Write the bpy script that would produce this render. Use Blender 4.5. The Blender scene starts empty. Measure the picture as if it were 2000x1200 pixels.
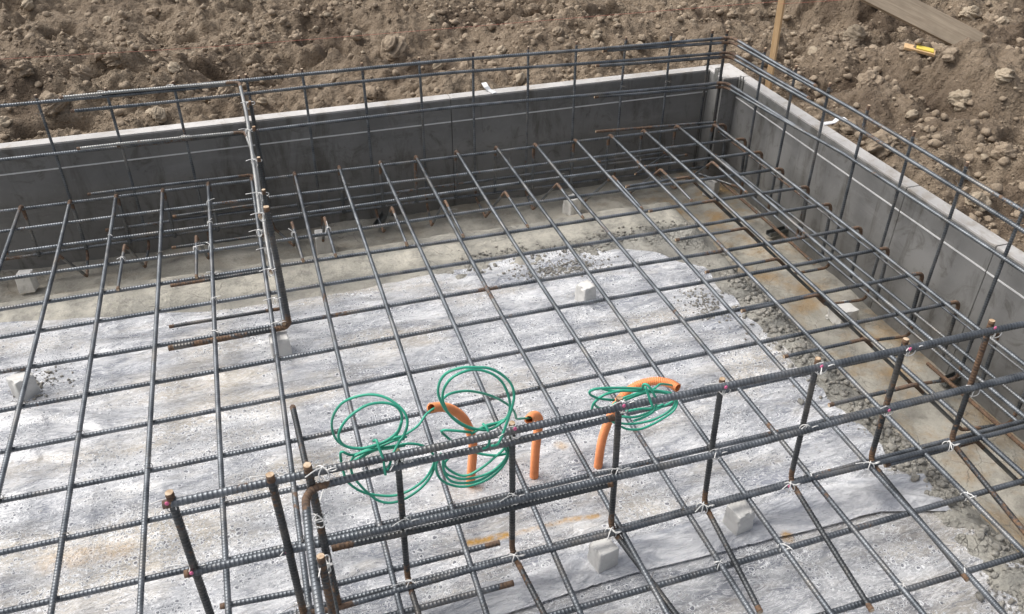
import bpy, math, random
import numpy as np
from mathutils import Vector
random.seed(7); rng = np.random.default_rng(11)
sc = bpy.context.scene
COL = sc.collection
R = math.radians
# ------------------------------------------------------------------ camera
CAM = np.array([1.08132756, -3.75566950, 1.77971527]); EUL = (R(54.89058466), R(-0.19545866), R(-17.45352033)); FPX = 1637.39
cd = bpy.data.cameras.new('camera'); cam = bpy.data.objects.new('camera', cd); COL.objects.link(cam)
cam.location = CAM; cam.rotation_euler = EUL
cd.sensor_width = 36; cd.lens = FPX / 2000 * 36; cd.clip_start = 0.02; cd.clip_end = 400
sc.camera = cam
# ------------------------------------------------------------------ sky and sun
SUN_EL, SUN_AZ = R(56), R(-58)        # azimuth clockwise from +Y (away from the camera)
w = bpy.data.worlds.new('World'); sc.world = w; w.use_nodes = True
nt = w.node_tree; nt.nodes.clear()
bg = nt.nodes.new('ShaderNodeBackground'); ow = nt.nodes.new('ShaderNodeOutputWorld'); sk = nt.nodes.new('ShaderNodeTexSky')
sk.sky_type = 'NISHITA'; sk.sun_disc = False; sk.sun_elevation = SUN_EL; sk.sun_rotation = SUN_AZ
sk.dust_density = 4.0; sk.air_density = 0.6; sk.ozone_density = 0.5
bg.inputs['Strength'].default_value = 0.14
hs = nt.nodes.new('ShaderNodeHueSaturation'); hs.inputs['Saturation'].default_value = .38
nt.links.new(sk.outputs[0], hs.inputs['Color']); nt.links.new(hs.outputs[0], bg.inputs[0]); nt.links.new(bg.outputs[0], ow.inputs[0])
sd = bpy.data.lights.new('sun', 'SUN'); sd.energy = 1.5; sd.angle = R(40); sd.color = (1, .965, .91)
so = bpy.data.objects.new('sun', sd); COL.objects.link(so)
dv = Vector((math.sin(SUN_AZ) * math.cos(SUN_EL), math.cos(SUN_AZ) * math.cos(SUN_EL), math.sin(SUN_EL)))
so.rotation_euler = dv.to_track_quat('Z', 'Y').to_euler()
vs = sc.view_settings; vs.view_transform = 'Standard'; vs.look = 'None'; vs.gamma = 1; vs.use_curve_mapping = False; vs.exposure = 0.52
# ------------------------------------------------------------------ surveying: a pixel of the 2000x1200 photo onto a real plane
def _rot(e):
    a, b, c = e
    Rx = np.array([[1,0,0],[0,math.cos(a),-math.sin(a)],[0,math.sin(a),math.cos(a)]])
    Ry = np.array([[math.cos(b),0,math.sin(b)],[0,1,0],[-math.sin(b),0,math.cos(b)]])
    Rz = np.array([[math.cos(c),-math.sin(c),0],[math.sin(c),math.cos(c),0],[0,0,1]])
    return Rz @ Ry @ Rx
RM = _rot(EUL)
def _ray(px, py): return RM @ np.array([(px-1000)/FPX, (600-py)/FPX, -1.])
def PZ(px, py, z): d = _ray(px, py); return CAM + d*((z-CAM[2])/d[2])
def PY(px, py, y): d = _ray(px, py); return CAM + d*((y-CAM[1])/d[1])
def PX(px, py, x): d = _ray(px, py); return CAM + d*((x-CAM[0])/d[0])
# ------------------------------------------------------------------ noise
def _lat(n, seed):
    return np.random.default_rng(seed).random((n, n)).astype(np.float32)
_L = [_lat(256, s) for s in range(40)]
def vn(x, y, s=0):
    g = _L[s % 40]; xi = np.floor(x).astype(int); yi = np.floor(y).astype(int); fx = x-xi; fy = y-yi
    fx = fx*fx*fx*(fx*(fx*6-15)+10); fy = fy*fy*fy*(fy*(fy*6-15)+10)
    a = g[xi & 255, yi & 255]; b = g[(xi+1) & 255, yi & 255]; c = g[xi & 255, (yi+1) & 255]; d = g[(xi+1) & 255, (yi+1) & 255]
    return (a*(1-fx)+b*fx)*(1-fy)+(c*(1-fx)+d*fx)*fy - .5
def fbm(x, y, sc0, oct=4, s=0, gain=.5):
    v = 0; a = 1; f = 1/sc0
    for o in range(oct): v = v + a*vn(x*f+17*o, y*f-9*o, s+o); a *= gain; f *= 2.03
    return v
# ------------------------------------------------------------------ materials
def mat(name): 
    m = bpy.data.materials.new(name); m.use_nodes = True; n = m.node_tree; n.nodes.clear()
    o = n.nodes.new('ShaderNodeOutputMaterial'); p = n.nodes.new('ShaderNodeBsdfPrincipled'); n.links.new(p.outputs[0], o.inputs[0])
    return m, n, p
class NB:
    def __init__(s, n): s.n = n
    def nd(s, t, **k):
        x = s.n.nodes.new(t)
        for a, b in k.items(): setattr(x, a, b)
        return x
    def L(s, a, b): s.n.links.new(a, b)
    def co(s, scale=(1,1,1), rot=(0,0,0), obj=False):
        t = s.nd('ShaderNodeTexCoord'); m = s.nd('ShaderNodeMapping'); m.inputs['Scale'].default_value = scale; m.inputs['Rotation'].default_value = rot
        g = s.nd('ShaderNodeNewGeometry'); s.L(g.outputs['Position'] if not obj else t.outputs['Object'], m.inputs[0]); return m.outputs[0]
    def noise(s, v, scale, det=4, rough=.55, dist=0):
        x = s.nd('ShaderNodeTexNoise'); x.inputs['Scale'].default_value = scale; x.inputs['Detail'].default_value = det
        x.inputs['Roughness'].default_value = rough; x.inputs['Distortion'].default_value = dist; s.L(v, x.inputs['Vector']); return x.outputs[0]
    def vor(s, v, scale, feat='F1', out=0, rnd=1.):
        x = s.nd('ShaderNodeTexVoronoi', feature=feat); x.inputs['Scale'].default_value = scale; x.inputs['Randomness'].default_value = rnd; s.L(v, x.inputs['Vector']); return x.outputs[out]
    def ramp(s, v, stops, interp='LINEAR'):
        x = s.nd('ShaderNodeValToRGB'); cr = x.color_ramp; cr.interpolation = interp
        while len(cr.elements) < len(stops): cr.elements.new(.5)
        for e, (p, c) in zip(cr.elements, stops):
            e.position = p; e.color = (*c, 1) if isinstance(c, (tuple, list)) else (c, c, c, 1)
        s.L(v, x.inputs[0]); return x.outputs[0]
    def mix(s, f, a, b, mode='MIX'):
        x = s.nd('ShaderNodeMix', data_type='RGBA', blend_type=mode)
        for i, v in ((0, f), (6, a), (7, b)):
            if isinstance(v, (int, float)): x.inputs[i].default_value = v if i == 0 else (v, v, v, 1)
            elif isinstance(v, tuple): x.inputs[i].default_value = (*v, 1)
            else: s.L(v, x.inputs[i])
        return x.outputs[2]
    def math(s, op, a, b=0.):
        x = s.nd('ShaderNodeMath', operation=op)
        for i, v in ((0, a), (1, b)):
            if isinstance(v, (int, float)): x.inputs[i].default_value = v
            else: s.L(v, x.inputs[i])
        return x.outputs[0]
    def bump(s, p, h, dist=.01, st=1., prev=None):
        x = s.nd('ShaderNodeBump'); x.inputs['Distance'].default_value = dist; x.inputs['Strength'].default_value = st; s.L(h, x.inputs['Height'])
        if prev is not None: s.L(prev, x.inputs['Normal'])
        if p is not None: s.L(x.outputs[0], p.inputs['Normal'])
        return x.outputs[0]
def steel_mat(name, c1, c2, rustc=(.19,.085,.035), speck=.5):
    m, n, p = mat(name); b = NB(n); v = b.co()
    at = b.nd('ShaderNodeAttribute', attribute_name='wear'); sep = b.nd('ShaderNodeSeparateColor'); b.L(at.outputs[0], sep.inputs[0])
    base = b.mix(b.ramp(b.noise(v, 14, 5), [(.35, 0.), (.65, 1.)]), c1, c2)
    dust = b.ramp(b.noise(v, 5, 6, .65), [(.52, 0.), (.68, 1.)])
    base = b.mix(b.math('MULTIPLY', dust, .45), base, (.30, .26, .21))
    rn = b.noise(v, 60, 6, .7); big = b.noise(v, 3.1, 3)
    base = b.mix(b.math('MULTIPLY', sep.outputs[2], .16), base, tuple(min(1, x*1.9) for x in c2))  # rib tops painted lighter, rib shading put into the colour
    thr = b.math('ADD', b.math('MULTIPLY', sep.outputs[0], 1.3), b.math('MULTIPLY', b.ramp(big, [(.5, 0.), (.75, 1.)]), speck))
    rf = b.ramp(b.math('ADD', thr, b.math('MULTIPLY', rn, 1.1)), [(.90, 0.), (1.40, 1.)])
    rc = b.mix(b.ramp(b.noise(v, 75, 5, .7), [(.35, 0.), (.65, 1.)]), (.075,.047,.032), (.22,.125,.065))
    base = b.mix(b.math('MULTIPLY', rf, .85), base, rc)
    base = b.mix(b.math('MULTIPLY', sep.outputs[1], .9), base, b.mix(b.ramp(rn, [(.4, 0.), (.6, 1.)]), (.42,.27,.15), (.68,.54,.38)))
    b.L(base, p.inputs['Base Color'])
    met = b.math('MULTIPLY', b.math('SUBTRACT', 1., b.math('MAXIMUM', rf, sep.outputs[1])), .65); b.L(met, p.inputs['Metallic'])
    b.L(b.ramp(rf, [(0, .40), (1, .9)]), p.inputs['Roughness'])
    b.bump(p, rn, .0012, .6)
    return m
M = {}
M['steel'] = steel_mat('ribbed_steel', (.080,.090,.101), (.195,.21,.226))
M['steel_dark'] = steel_mat('dark_ribbed_steel', (.045,.049,.052), (.095,.10,.104), speck=.55)
M['steel_light'] = steel_mat('pale_ribbed_steel', (.24,.25,.25), (.36,.36,.345), speck=.45)
def plain(name, c, rough=.5, metal=0., var=.15, scale=60, bump=0.):
    m, n, p = mat(name); b = NB(n); v = b.co()
    f = b.noise(v, scale, 4)
    b.L(b.mix(f, tuple(x*(1-var) for x in c), tuple(min(1, x*(1+var)) for x in c)), p.inputs['Base Color'])
    p.inputs['Roughness'].default_value = rough; p.inputs['Metallic'].default_value = metal
    if bump: b.bump(p, f, bump)
    return m
M['white_wire'] = plain('white_coated_wire', (.80,.79,.76), .4)
M['dark_wire'] = plain('annealed_wire', (.20,.19,.175), .5, .5)
M['pink'] = plain('pink_marking_paint', (.75,.17,.33), .6)
M['orange'] = plain('orange_conduit_plastic', (.90,.33,.13), .45, 0, .13)
M['green'] = plain('green_cable_jacket', (.05,.41,.27), .42, 0, .2, 26)
M['string'] = plain('red_builders_string', (.55,.20,.15), .8)
M['clip'] = plain('white_enamelled_clip', (.78,.79,.80), .35)
M['bracket'] = plain('dull_steel_bracket', (.14,.145,.14), .5, .4)
M['galv'] = plain('galvanised_clip', (.33,.33,.31), .4, .6)
M['yellow'] = plain('yellow_painted_offcut', (.72,.58,.10), .8)
M['kerb'] = plain('pale_far_concrete', (.46,.47,.46), .8, 0, .15, 8)
def wood(name, c1, c2, d, k=1.):
    m, n, p = mat(name); b = NB(n); v = b.co(scale=d, obj=True)
    g = b.noise(v, 6*k, 6, .6, .6); h = b.noise(b.co(obj=True), 5, 4)
    base = b.mix(b.ramp(g, [(.35, 0.), (.65, 1.)]), c1, c2); base = b.mix(b.ramp(h, [(.45, 0.), (.8, .6)]), base, tuple(x*.6 for x in c1))
    b.L(base, p.inputs['Base Color']); p.inputs['Roughness'].default_value = .75; b.bump(p, g, .002); return m
M['stake'] = wood('new_pine', (.62,.40,.20), (.76,.53,.30), (9,9,.7))
M['plank'] = wood('weathered_plank', (.36,.285,.205), (.50,.41,.30), (.6,9,9))
# soil
m, n, p = mat('dry_brown_soil'); b = NB(n); v = b.co()
a1 = b.noise(v, 1.6, 5, .6); a2 = b.noise(v, 17, 6, .7); a3 = b.noise(v, 120, 4, .7)
base = b.mix(b.ramp(a1, [(.35, 0.), (.65, 1.)]), (.27,.21,.15), (.375,.30,.218))
base = b.mix(b.ramp(a2, [(.3, .0), (.7, 1.)]), base, (.19,.14,.092))
base = b.mix(b.math('MULTIPLY', b.ramp(a3, [(.55, 0.), (.75, 1.)]), .6), base, (.46,.37,.275))
at = b.nd('ShaderNodeAttribute', attribute_name='dark_soil'); sp_ = b.nd('ShaderNodeSeparateColor'); b.L(at.outputs[0], sp_.inputs[0])
base = b.mix(b.math('MULTIPLY', sp_.outputs[0], .85), base, (.075,.048,.03))
b.L(base, p.inputs['Base Color']); p.inputs['Roughness'].default_value = .95
wv = b.nd('ShaderNodeVectorMath', operation='ADD'); wn = b.nd('ShaderNodeTexNoise'); wn.inputs['Scale'].default_value = 22; wn.inputs['Detail'].default_value = 4; b.L(v, wn.inputs[0])
ws = b.nd('ShaderNodeVectorMath', operation='SCALE'); ws.inputs['Scale'].default_value = .045; b.L(wn.outputs[1], ws.inputs[0]); b.L(v, wv.inputs[0]); b.L(ws.outputs[0], wv.inputs[1])
v1 = b.vor(wv.outputs[0], 38); v2 = b.vor(wv.outputs[0], 95)
n1 = b.bump(None, a2, .03, .9); n2 = b.bump(None, b.math('SUBTRACT', 1., v1), .014, .9, n1); n3 = b.bump(None, b.math('SUBTRACT', 1., v2), .006, .9, n2); b.bump(p, a3, .006, 1., n3)
M['soil'] = m
def clodmat(name, c1, c2):
    m, n, p = mat(name); b = NB(n); v = b.co(); a2 = b.noise(v, 28, 6, .7); a3 = b.noise(v, 130, 4, .7)
    base = b.mix(b.ramp(a2, [(.3, 0.), (.7, 1.)]), c1, c2); base = b.mix(b.math('MULTIPLY', b.ramp(a3, [(.5, 0.), (.75, 1.)]), .5), base, (.46,.38,.28))
    b.L(base, p.inputs['Base Color']); p.inputs['Roughness'].default_value = .95
    n1 = b.bump(None, a2, .012, .8); b.bump(p, a3, .005, .9, n1); return m
M['clod'] = clodmat('brown_soil_clod', (.26,.20,.142), (.39,.312,.228))
M['stone'] = clodmat('pale_dusty_stone', (.35,.28,.20), (.50,.42,.315))
M['crumb'] = clodmat('grey_mortar_crumbs', (.25,.24,.215), (.43,.415,.375))
# blinding concrete
m, n, p = mat('rough_blinding_concrete'); b = NB(n); v = b.co()
wq = b.nd('ShaderNodeVectorMath', operation='ADD'); wn = b.nd('ShaderNodeTexNoise'); wn.inputs['Scale'].default_value = 14; wn.inputs['Detail'].default_value = 5; b.L(v, wn.inputs[0])
ws = b.nd('ShaderNodeVectorMath', operation='SCALE'); ws.inputs['Scale'].default_value = .07; b.L(wn.outputs[1], ws.inputs[0]); b.L(v, wq.inputs[0]); b.L(ws.outputs[0], wq.inputs[1]); wvc = wq.outputs[0]
c_ = b.noise(v, 2.3, 5, .6, .4); d_ = b.noise(v, 9, 6, .65); e_ = b.noise(v, 70, 5, .7)
base = b.mix(b.ramp(c_, [(.38, 0.), (.62, 1.)]), (.31,.295,.255), (.47,.445,.385))
base = b.mix(b.ramp(d_, [(.45, 0.), (.7, .8)]), base, (.17,.162,.14))
at = b.nd('ShaderNodeAttribute', attribute_name='stain'); sp_ = b.nd('ShaderNodeSeparateColor'); b.L(at.outputs[0], sp_.inputs[0])
st = b.math('MULTIPLY', sp_.outputs[0], b.ramp(b.noise(v, 5, 5, .65), [(.47, 0.), (.66, 1.)]))
base = b.mix(b.math('MULTIPLY', st, .9), base, (.33,.22,.105))
ef = b.math('MULTIPLY', sp_.outputs[1], b.ramp(b.noise(v, 26, 7, .78), [(.44, 0.), (.53, 1.)]))
base = b.mix(b.math('MULTIPLY', ef, .95), base, (.70,.66,.55))
gr = sp_.outputs[2]
base = b.mix(b.math('MULTIPLY', gr, .8), base, b.mix(b.ramp(e_, [(.35, 0.), (.65, 1.)]), (.19,.185,.165), (.38,.37,.33)))
base = b.mix(b.math('MULTIPLY', b.ramp(e_, [(.3, 1.), (.42, 0.)]), .5), base, (.16,.15,.13))
b.L(base, p.inputs['Base Color']); b.L(b.ramp(c_, [(.4, .45), (.6, .8)]), p.inputs['Roughness'])
ck = b.vor(wvc, 9, 'DISTANCE_TO_EDGE'); cm = b.math('MULTIPLY', b.ramp(ck, [(.0, 1.), (.022, 0.)]), b.ramp(b.noise(v, 3, 3), [(.52, 0.), (.6, 1.)]))
base = b.mix(b.math('MULTIPLY', cm, .7), base, (.10,.095,.085))
gk = b.vor(wvc, 46, 'DISTANCE_TO_EDGE'); gm = b.math('MULTIPLY', b.math('MULTIPLY', b.ramp(gk, [(.0, 1.), (.07, 0.)]), gr), b.ramp(b.noise(v, 11, 4), [(.45, 0.), (.6, 1.)])); base = b.mix(b.math('MULTIPLY', gm, .65), base, (.10,.098,.085))
pit = b.ramp(b.noise(v, 160, 4, .6), [(.62, 0.), (.70, 1.)]); base = b.mix(b.math('MULTIPLY', pit, .45), base, (.62,.60,.54))
b.L(base, p.inputs['Base Color'])
n1 = b.bump(None, d_, .015, .8); n2 = b.bump(None, b.math('SUBTRACT', 1., gm), .012, .8, n1); b.bump(p, e_, .006, 1., n2)
M['concrete'] = m
# plastic film with condensation
def film(name, k=1., warm=.6, wet=1.):
    m, n, p = mat(name); b = NB(n); v = b.co(); vs_ = b.co(scale=(.55,1.6,1), rot=(0,0,R(-14)))
    a = b.noise(vs_, 6.5, 6, .66, .8); a2 = b.noise(vs_, 26, 7, .72, 1.6); a3 = b.noise(v, 2.1, 4)
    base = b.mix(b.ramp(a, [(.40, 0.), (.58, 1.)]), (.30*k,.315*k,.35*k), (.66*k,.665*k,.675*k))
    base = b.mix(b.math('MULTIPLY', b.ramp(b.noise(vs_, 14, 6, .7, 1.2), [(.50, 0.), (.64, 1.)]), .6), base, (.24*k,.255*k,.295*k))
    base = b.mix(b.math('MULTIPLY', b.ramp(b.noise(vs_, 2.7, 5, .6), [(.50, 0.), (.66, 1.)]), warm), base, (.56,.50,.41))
    # condensation seen as dark wet flecks between pale crinkles
    fl = b.ramp(b.noise(vs_, 44, 6, .7, .8), [(.36, 1.), (.46, 0.)]); fm = b.ramp(b.noise(v, 7, 4, .6), [(.38, 0.), (.58, 1.)])
    base = b.mix(b.math('MULTIPLY', b.math('MULTIPLY', fl, fm), .75*wet), base, (.16,.175,.21))
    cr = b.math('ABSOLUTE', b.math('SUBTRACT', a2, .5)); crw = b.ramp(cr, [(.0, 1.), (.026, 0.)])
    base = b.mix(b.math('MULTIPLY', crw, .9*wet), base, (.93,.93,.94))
    base = b.mix(b.math('MULTIPLY', b.ramp(b.noise(v, 31, 5, .7), [(.60, 0.), (.72, 1.)]), .45*wet), base, (.33,.28,.20))
    vd = b.nd('ShaderNodeVectorMath', operation='ADD'); nz = b.nd('ShaderNodeTexNoise'); nz.inputs['Scale'].default_value = 40; nz.inputs['Detail'].default_value = 3; b.L(v, nz.inputs[0])
    ms = b.nd('ShaderNodeVectorMath', operation='SCALE'); ms.inputs['Scale'].default_value = .02; b.L(nz.outputs[1], ms.inputs[0]); b.L(v, vd.inputs[0]); b.L(ms.outputs[0], vd.inputs[1])
    dens = b.ramp(b.noise(v, 4.2, 4, .6), [(.40, 0.), (.60, 1.)]); drop = None
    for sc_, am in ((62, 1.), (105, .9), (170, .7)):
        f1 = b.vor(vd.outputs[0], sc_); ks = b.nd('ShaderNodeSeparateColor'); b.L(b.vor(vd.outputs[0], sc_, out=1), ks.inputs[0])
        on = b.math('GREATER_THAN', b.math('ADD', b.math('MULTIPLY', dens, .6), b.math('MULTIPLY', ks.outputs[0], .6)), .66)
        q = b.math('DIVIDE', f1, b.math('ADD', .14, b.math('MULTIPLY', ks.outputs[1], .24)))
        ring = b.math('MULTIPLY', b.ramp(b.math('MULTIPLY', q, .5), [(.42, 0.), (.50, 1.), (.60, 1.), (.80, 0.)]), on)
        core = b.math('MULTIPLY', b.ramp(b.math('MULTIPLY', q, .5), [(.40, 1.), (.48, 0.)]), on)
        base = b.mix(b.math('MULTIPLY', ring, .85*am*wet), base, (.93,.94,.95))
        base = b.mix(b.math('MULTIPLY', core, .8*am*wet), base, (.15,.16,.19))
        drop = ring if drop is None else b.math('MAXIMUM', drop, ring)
    p.inputs['Coat Weight'].default_value = .5; p.inputs['Coat Roughness'].default_value = .12
    at = b.nd('ShaderNodeAttribute', attribute_name='stain'); sp_ = b.nd('ShaderNodeSeparateColor'); b.L(at.outputs[0], sp_.inputs[0])
    base = b.mix(b.math('MULTIPLY', sp_.outputs[0], b.ramp(b.noise(v, 60, 4, .6), [(.35, .3), (.6, 1.)])), base, (.62,.36,.10))
    b.L(base, p.inputs['Base Color'])
    b.L(b.ramp(a, [(.3, .12), (.7, .34)]), p.inputs['Roughness'])
    n1 = b.bump(None, a2, .008, .8); n2 = b.bump(None, a, .035, .8, n1); b.bump(p, drop, .0015, .6, n2)
    return m
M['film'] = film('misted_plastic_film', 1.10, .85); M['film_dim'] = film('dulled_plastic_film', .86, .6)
M['tape'] = film('clear_overlap_film', 1.28, .1, .06)
def panel_mat(name, c, stainc, k=1.):
    m, n, p = mat(name); b = NB(n); v = b.co(); vz = b.co(scale=(3,3,.7))
    a = b.noise(v, 2.4, 5, .6, .5); s_ = b.noise(vz, 3.2, 6, .7, .6); e = b.noise(v, 60, 4, .7)
    base = b.mix(b.ramp(a, [(.35, 0.), (.65, 1.)]), tuple(x*.82 for x in c), tuple(x*1.18 for x in c))
    base = b.mix(b.ramp(s_, [(.52, 0.), (.66, .75)]), base, stainc)
    blot = b.ramp(b.noise(v, 6.5, 5, .7, 1.5), [(.56, 0.), (.66, .6)]); base = b.mix(blot, base, stainc)
    sp2 = b.ramp(b.noise(b.co(scale=(1,1,5)), 2.6, 5, .65), [(.56, 0.), (.7, .5)]); base = b.mix(sp2, base, tuple(x*1.35 for x in c))
    base = b.mix(b.math('MULTIPLY', b.ramp(e, [(.58, 0.), (.72, 1.)]), .3), base, tuple(x*1.5 for x in c))
    b.L(base, p.inputs['Base Color']); p.inputs['Roughness'].default_value = .55; b.bump(p, e, .0012, .5); return m
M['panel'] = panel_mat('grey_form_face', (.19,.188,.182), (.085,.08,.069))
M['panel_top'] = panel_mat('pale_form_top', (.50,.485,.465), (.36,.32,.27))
M['line'] = plain('white_level_line', (.66,.66,.65), .6)
M['gap'] = plain('dark_joint_seal', (.02,.02,.02), .8)
M['block'] = panel_mat('cast_spacer_concrete', (.66,.65,.62), (.46,.45,.42))
# ------------------------------------------------------------------ mesh helpers
def link(name, me, m, parent=None):
    o = bpy.data.objects.new(name, me); COL.objects.link(o)
    if m is not None and not me.materials: me.materials.append(m)
    if parent is not None: o.parent = parent
    return o
def raw(name, V, F, smooth=True):
    V = np.asarray(V, np.float32); me = bpy.data.meshes.new(name)
    if isinstance(F, np.ndarray):
        k = F.shape[1]; me.vertices.add(len(V)); me.vertices.foreach_set('co', V.ravel()); me.loops.add(F.size); me.loops.foreach_set('vertex_index', F.ravel().astype(np.int32))
        me.polygons.add(len(F)); me.polygons.foreach_set('loop_start', np.arange(0, F.size, k, dtype=np.int32)); me.polygons.foreach_set('loop_total', np.full(len(F), k, np.int32)); me.update(calc_edges=True)
    else: me.from_pydata(V.tolist(), [], F)
    if smooth: me.polygons.foreach_set('use_smooth', np.ones(len(me.polygons), bool))
    me.update(); return me
def attr(me, name, r, g=None, b_=None):
    a = me.attributes.new(name, 'FLOAT_COLOR', 'POINT'); n_ = len(me.vertices); c = np.zeros((n_, 4), np.float32); c[:, 3] = 1; c[:, 0] = r
    if g is not None: c[:, 1] = g
    if b_ is not None: c[:, 2] = b_
    a.data.foreach_set('color', c.ravel())
def tag(o, label=None, cat=None, group=None, kind=None):
    if label: o['label'] = label
    if cat: o['category'] = cat
    if group: o['group'] = group
    if kind: o['kind'] = kind
    return o
def fillet(P, r):
    P = [np.asarray(p, float) for p in P]; out = [P[0]]; bends = []
    for i in range(1, len(P)-1):
        a = P[i-1]-P[i]; c = P[i+1]-P[i]; la = np.linalg.norm(a); lc = np.linalg.norm(c); a /= la; c /= lc
        ang = math.acos(max(-1, min(1, float(a @ c))))
        if ang > math.pi-.12: out.append(P[i]); continue
        t = min(r/math.tan(ang/2), la*.45, lc*.45); p0 = P[i]+a*t; p1 = P[i]+c*t; bends.append(P[i])
        for k in range(9):
            s = k/8; out.append((1-s)**2*p0+2*s*(1-s)*P[i]+s*s*p1)
    out.append(P[-1]); return np.array(out), bends
def frames(T):
    n_ = len(T); N = np.zeros_like(T); up = np.array([0,0,1.]) if abs(T[0][2]) < .9 else np.array([1.,0,0])
    N[0] = np.cross(T[0], up); N[0] /= np.linalg.norm(N[0])
    for i in range(1, n_):
        v = N[i-1]-T[i]*(N[i-1]@T[i]); N[i] = v/np.linalg.norm(v)
    return N, np.cross(T, N)
def sweep(C, rad, sides=8, cap=True, phase=0., lobes=None):
    C = np.asarray(C, float); T = np.gradient(C, axis=0); T /= np.linalg.norm(T, axis=1)[:, None]+1e-12
    N, B = frames(T); th = np.arange(sides)/sides*2*math.pi+phase
    rad = np.broadcast_to(np.asarray(rad, float).reshape(-1, 1) if np.ndim(rad) else rad, (len(C), 1))
    rr = np.repeat(rad, sides, 1).copy()
    if lobes is not None: rr[:, lobes] = rr.max()
    V = C[:, None]+rr[..., None]*(np.cos(th)[None, :, None]*N[:, None]+np.sin(th)[None, :, None]*B[:, None])
    n_ = len(C); i = np.arange(n_-1)[:, None]*sides; k = np.arange(sides)[None]; k2 = (k+1) % sides
    F = np.stack([i+k, i+k2, i+sides+k2, i+sides+k], -1).reshape(-1, 4)
    V = V.reshape(-1, 3)
    return V, F
def rebar_mesh(P, r=.0072, pitch=.0100, sides=10, rb=.032, ends=(1, 1), wear=0., rustbend=.75, jig=.0024):
    C, bends = fillet(P, rb); d = np.r_[0, np.cumsum(np.linalg.norm(np.diff(C, axis=0), axis=1))]; L_ = d[-1]
    n_ = max(2, int(L_/pitch)); s = (np.arange(n_)[:, None]*pitch+np.array([0, .66, .75, .91])[None]*pitch).ravel(); prof = np.tile([0., 0., 1., 1.], n_)
    s = np.r_[s[s < L_-.001], L_]; prof = np.r_[prof[:len(s)-1], 0]
    Q = np.stack([np.interp(s, d, C[:, k]) for k in range(3)], 1)
    a0 = rng.random(3)*9   # long bars are never perfectly straight
    if L_ > .6: Q += jig*np.sin(Q.sum(1)[:, None]*np.array([2.3, 1.9, 2.9])+a0)*np.clip(np.minimum(s, L_-s)/.25, 0, 1)[:, None]
    hr = .095*r
    V, F = sweep(Q, r+prof*hr, sides, phase=rng.random()*3, lobes=None)
    V = V.reshape(len(Q), sides, 3)
    for k in (0, sides//2): V[:, k] += (V[:, k]-Q)/(r+prof[:, None]*hr)*(1-prof[:, None])*hr   # the two long ribs
    V = V.reshape(-1, 3); nv = len(V)
    wr = np.full(len(Q), wear)
    for e, q in zip(ends, (0, L_)):
        if e: wr = np.maximum(wr, np.clip(1-np.abs(s-q)/(.022*e), 0, 1)*1.2)
    for bp in bends: wr = np.maximum(wr, np.clip(1.15-np.linalg.norm(Q-bp, axis=1)/.075, 0, 1)*rustbend)
    W_ = np.repeat(wr, sides); G = np.zeros(nv+2*(sides+1))
    caps = []; Vs = [V]; base = nv
    for e, c, off in ((0, Q[0], 0), (1, Q[-1], (len(Q)-1)*sides)):
        ring = V[off:off+sides]; Vs.append(c+(ring-c)*.93); Vs.append(c[None]); idx = base+np.arange(sides); k2 = np.r_[idx[1:], idx[0]]; ce = base+sides
        a_ = off+np.arange(sides); a2 = np.r_[a_[1:], a_[0]]
        if e: caps += [np.stack([idx, k2, np.full(sides, ce), np.full(sides, ce)], 1), np.stack([a_, a2, k2, idx], 1)]
        else: caps += [np.stack([k2, idx, np.full(sides, ce), np.full(sides, ce)], 1), np.stack([a2, a_, idx, k2], 1)]
        if ends[e]: G[base:base+sides+1] = 1
        base += sides+1
    W_ = np.r_[W_, np.zeros(2*(sides+1))]
    V = np.concatenate(Vs); quads = [f for i, f in enumerate(caps) if i % 2]; tris = [f[:, :3] for i, f in enumerate(caps) if not i % 2]
    F = np.concatenate([F]+quads); T3 = np.concatenate(tris)
    me = bpy.data.meshes.new('rebar'); me.vertices.add(len(V)); me.vertices.foreach_set('co', V.astype(np.float32).ravel())
    li = np.r_[F.ravel(), T3.ravel()].astype(np.int32); me.loops.add(len(li)); me.loops.foreach_set('vertex_index', li)
    ls = np.r_[np.arange(len(F))*4, F.size+np.arange(len(T3))*3].astype(np.int32); lt = np.r_[np.full(len(F), 4), np.full(len(T3), 3)].astype(np.int32)
    me.polygons.add(len(ls)); me.polygons.foreach_set('loop_start', ls); me.polygons.foreach_set('loop_total', lt); me.update(calc_edges=True)
    me.polygons.foreach_set('use_smooth', np.ones(len(ls), bool)); PR = np.r_[np.repeat(prof, sides), np.zeros(2*(sides+1))]; attr(me, 'wear', W_, G, PR); return me  # channels: rust, cut ends, rib profile for the painted rib shading
NBAR = [0]
def rebar(name, P, label, cat='steel bar', group=None, m='steel', **k):
    o = link(name, rebar_mesh(P, **k), M[m]); NBAR[0] += 1
    return tag(o, label, cat, group)
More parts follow.
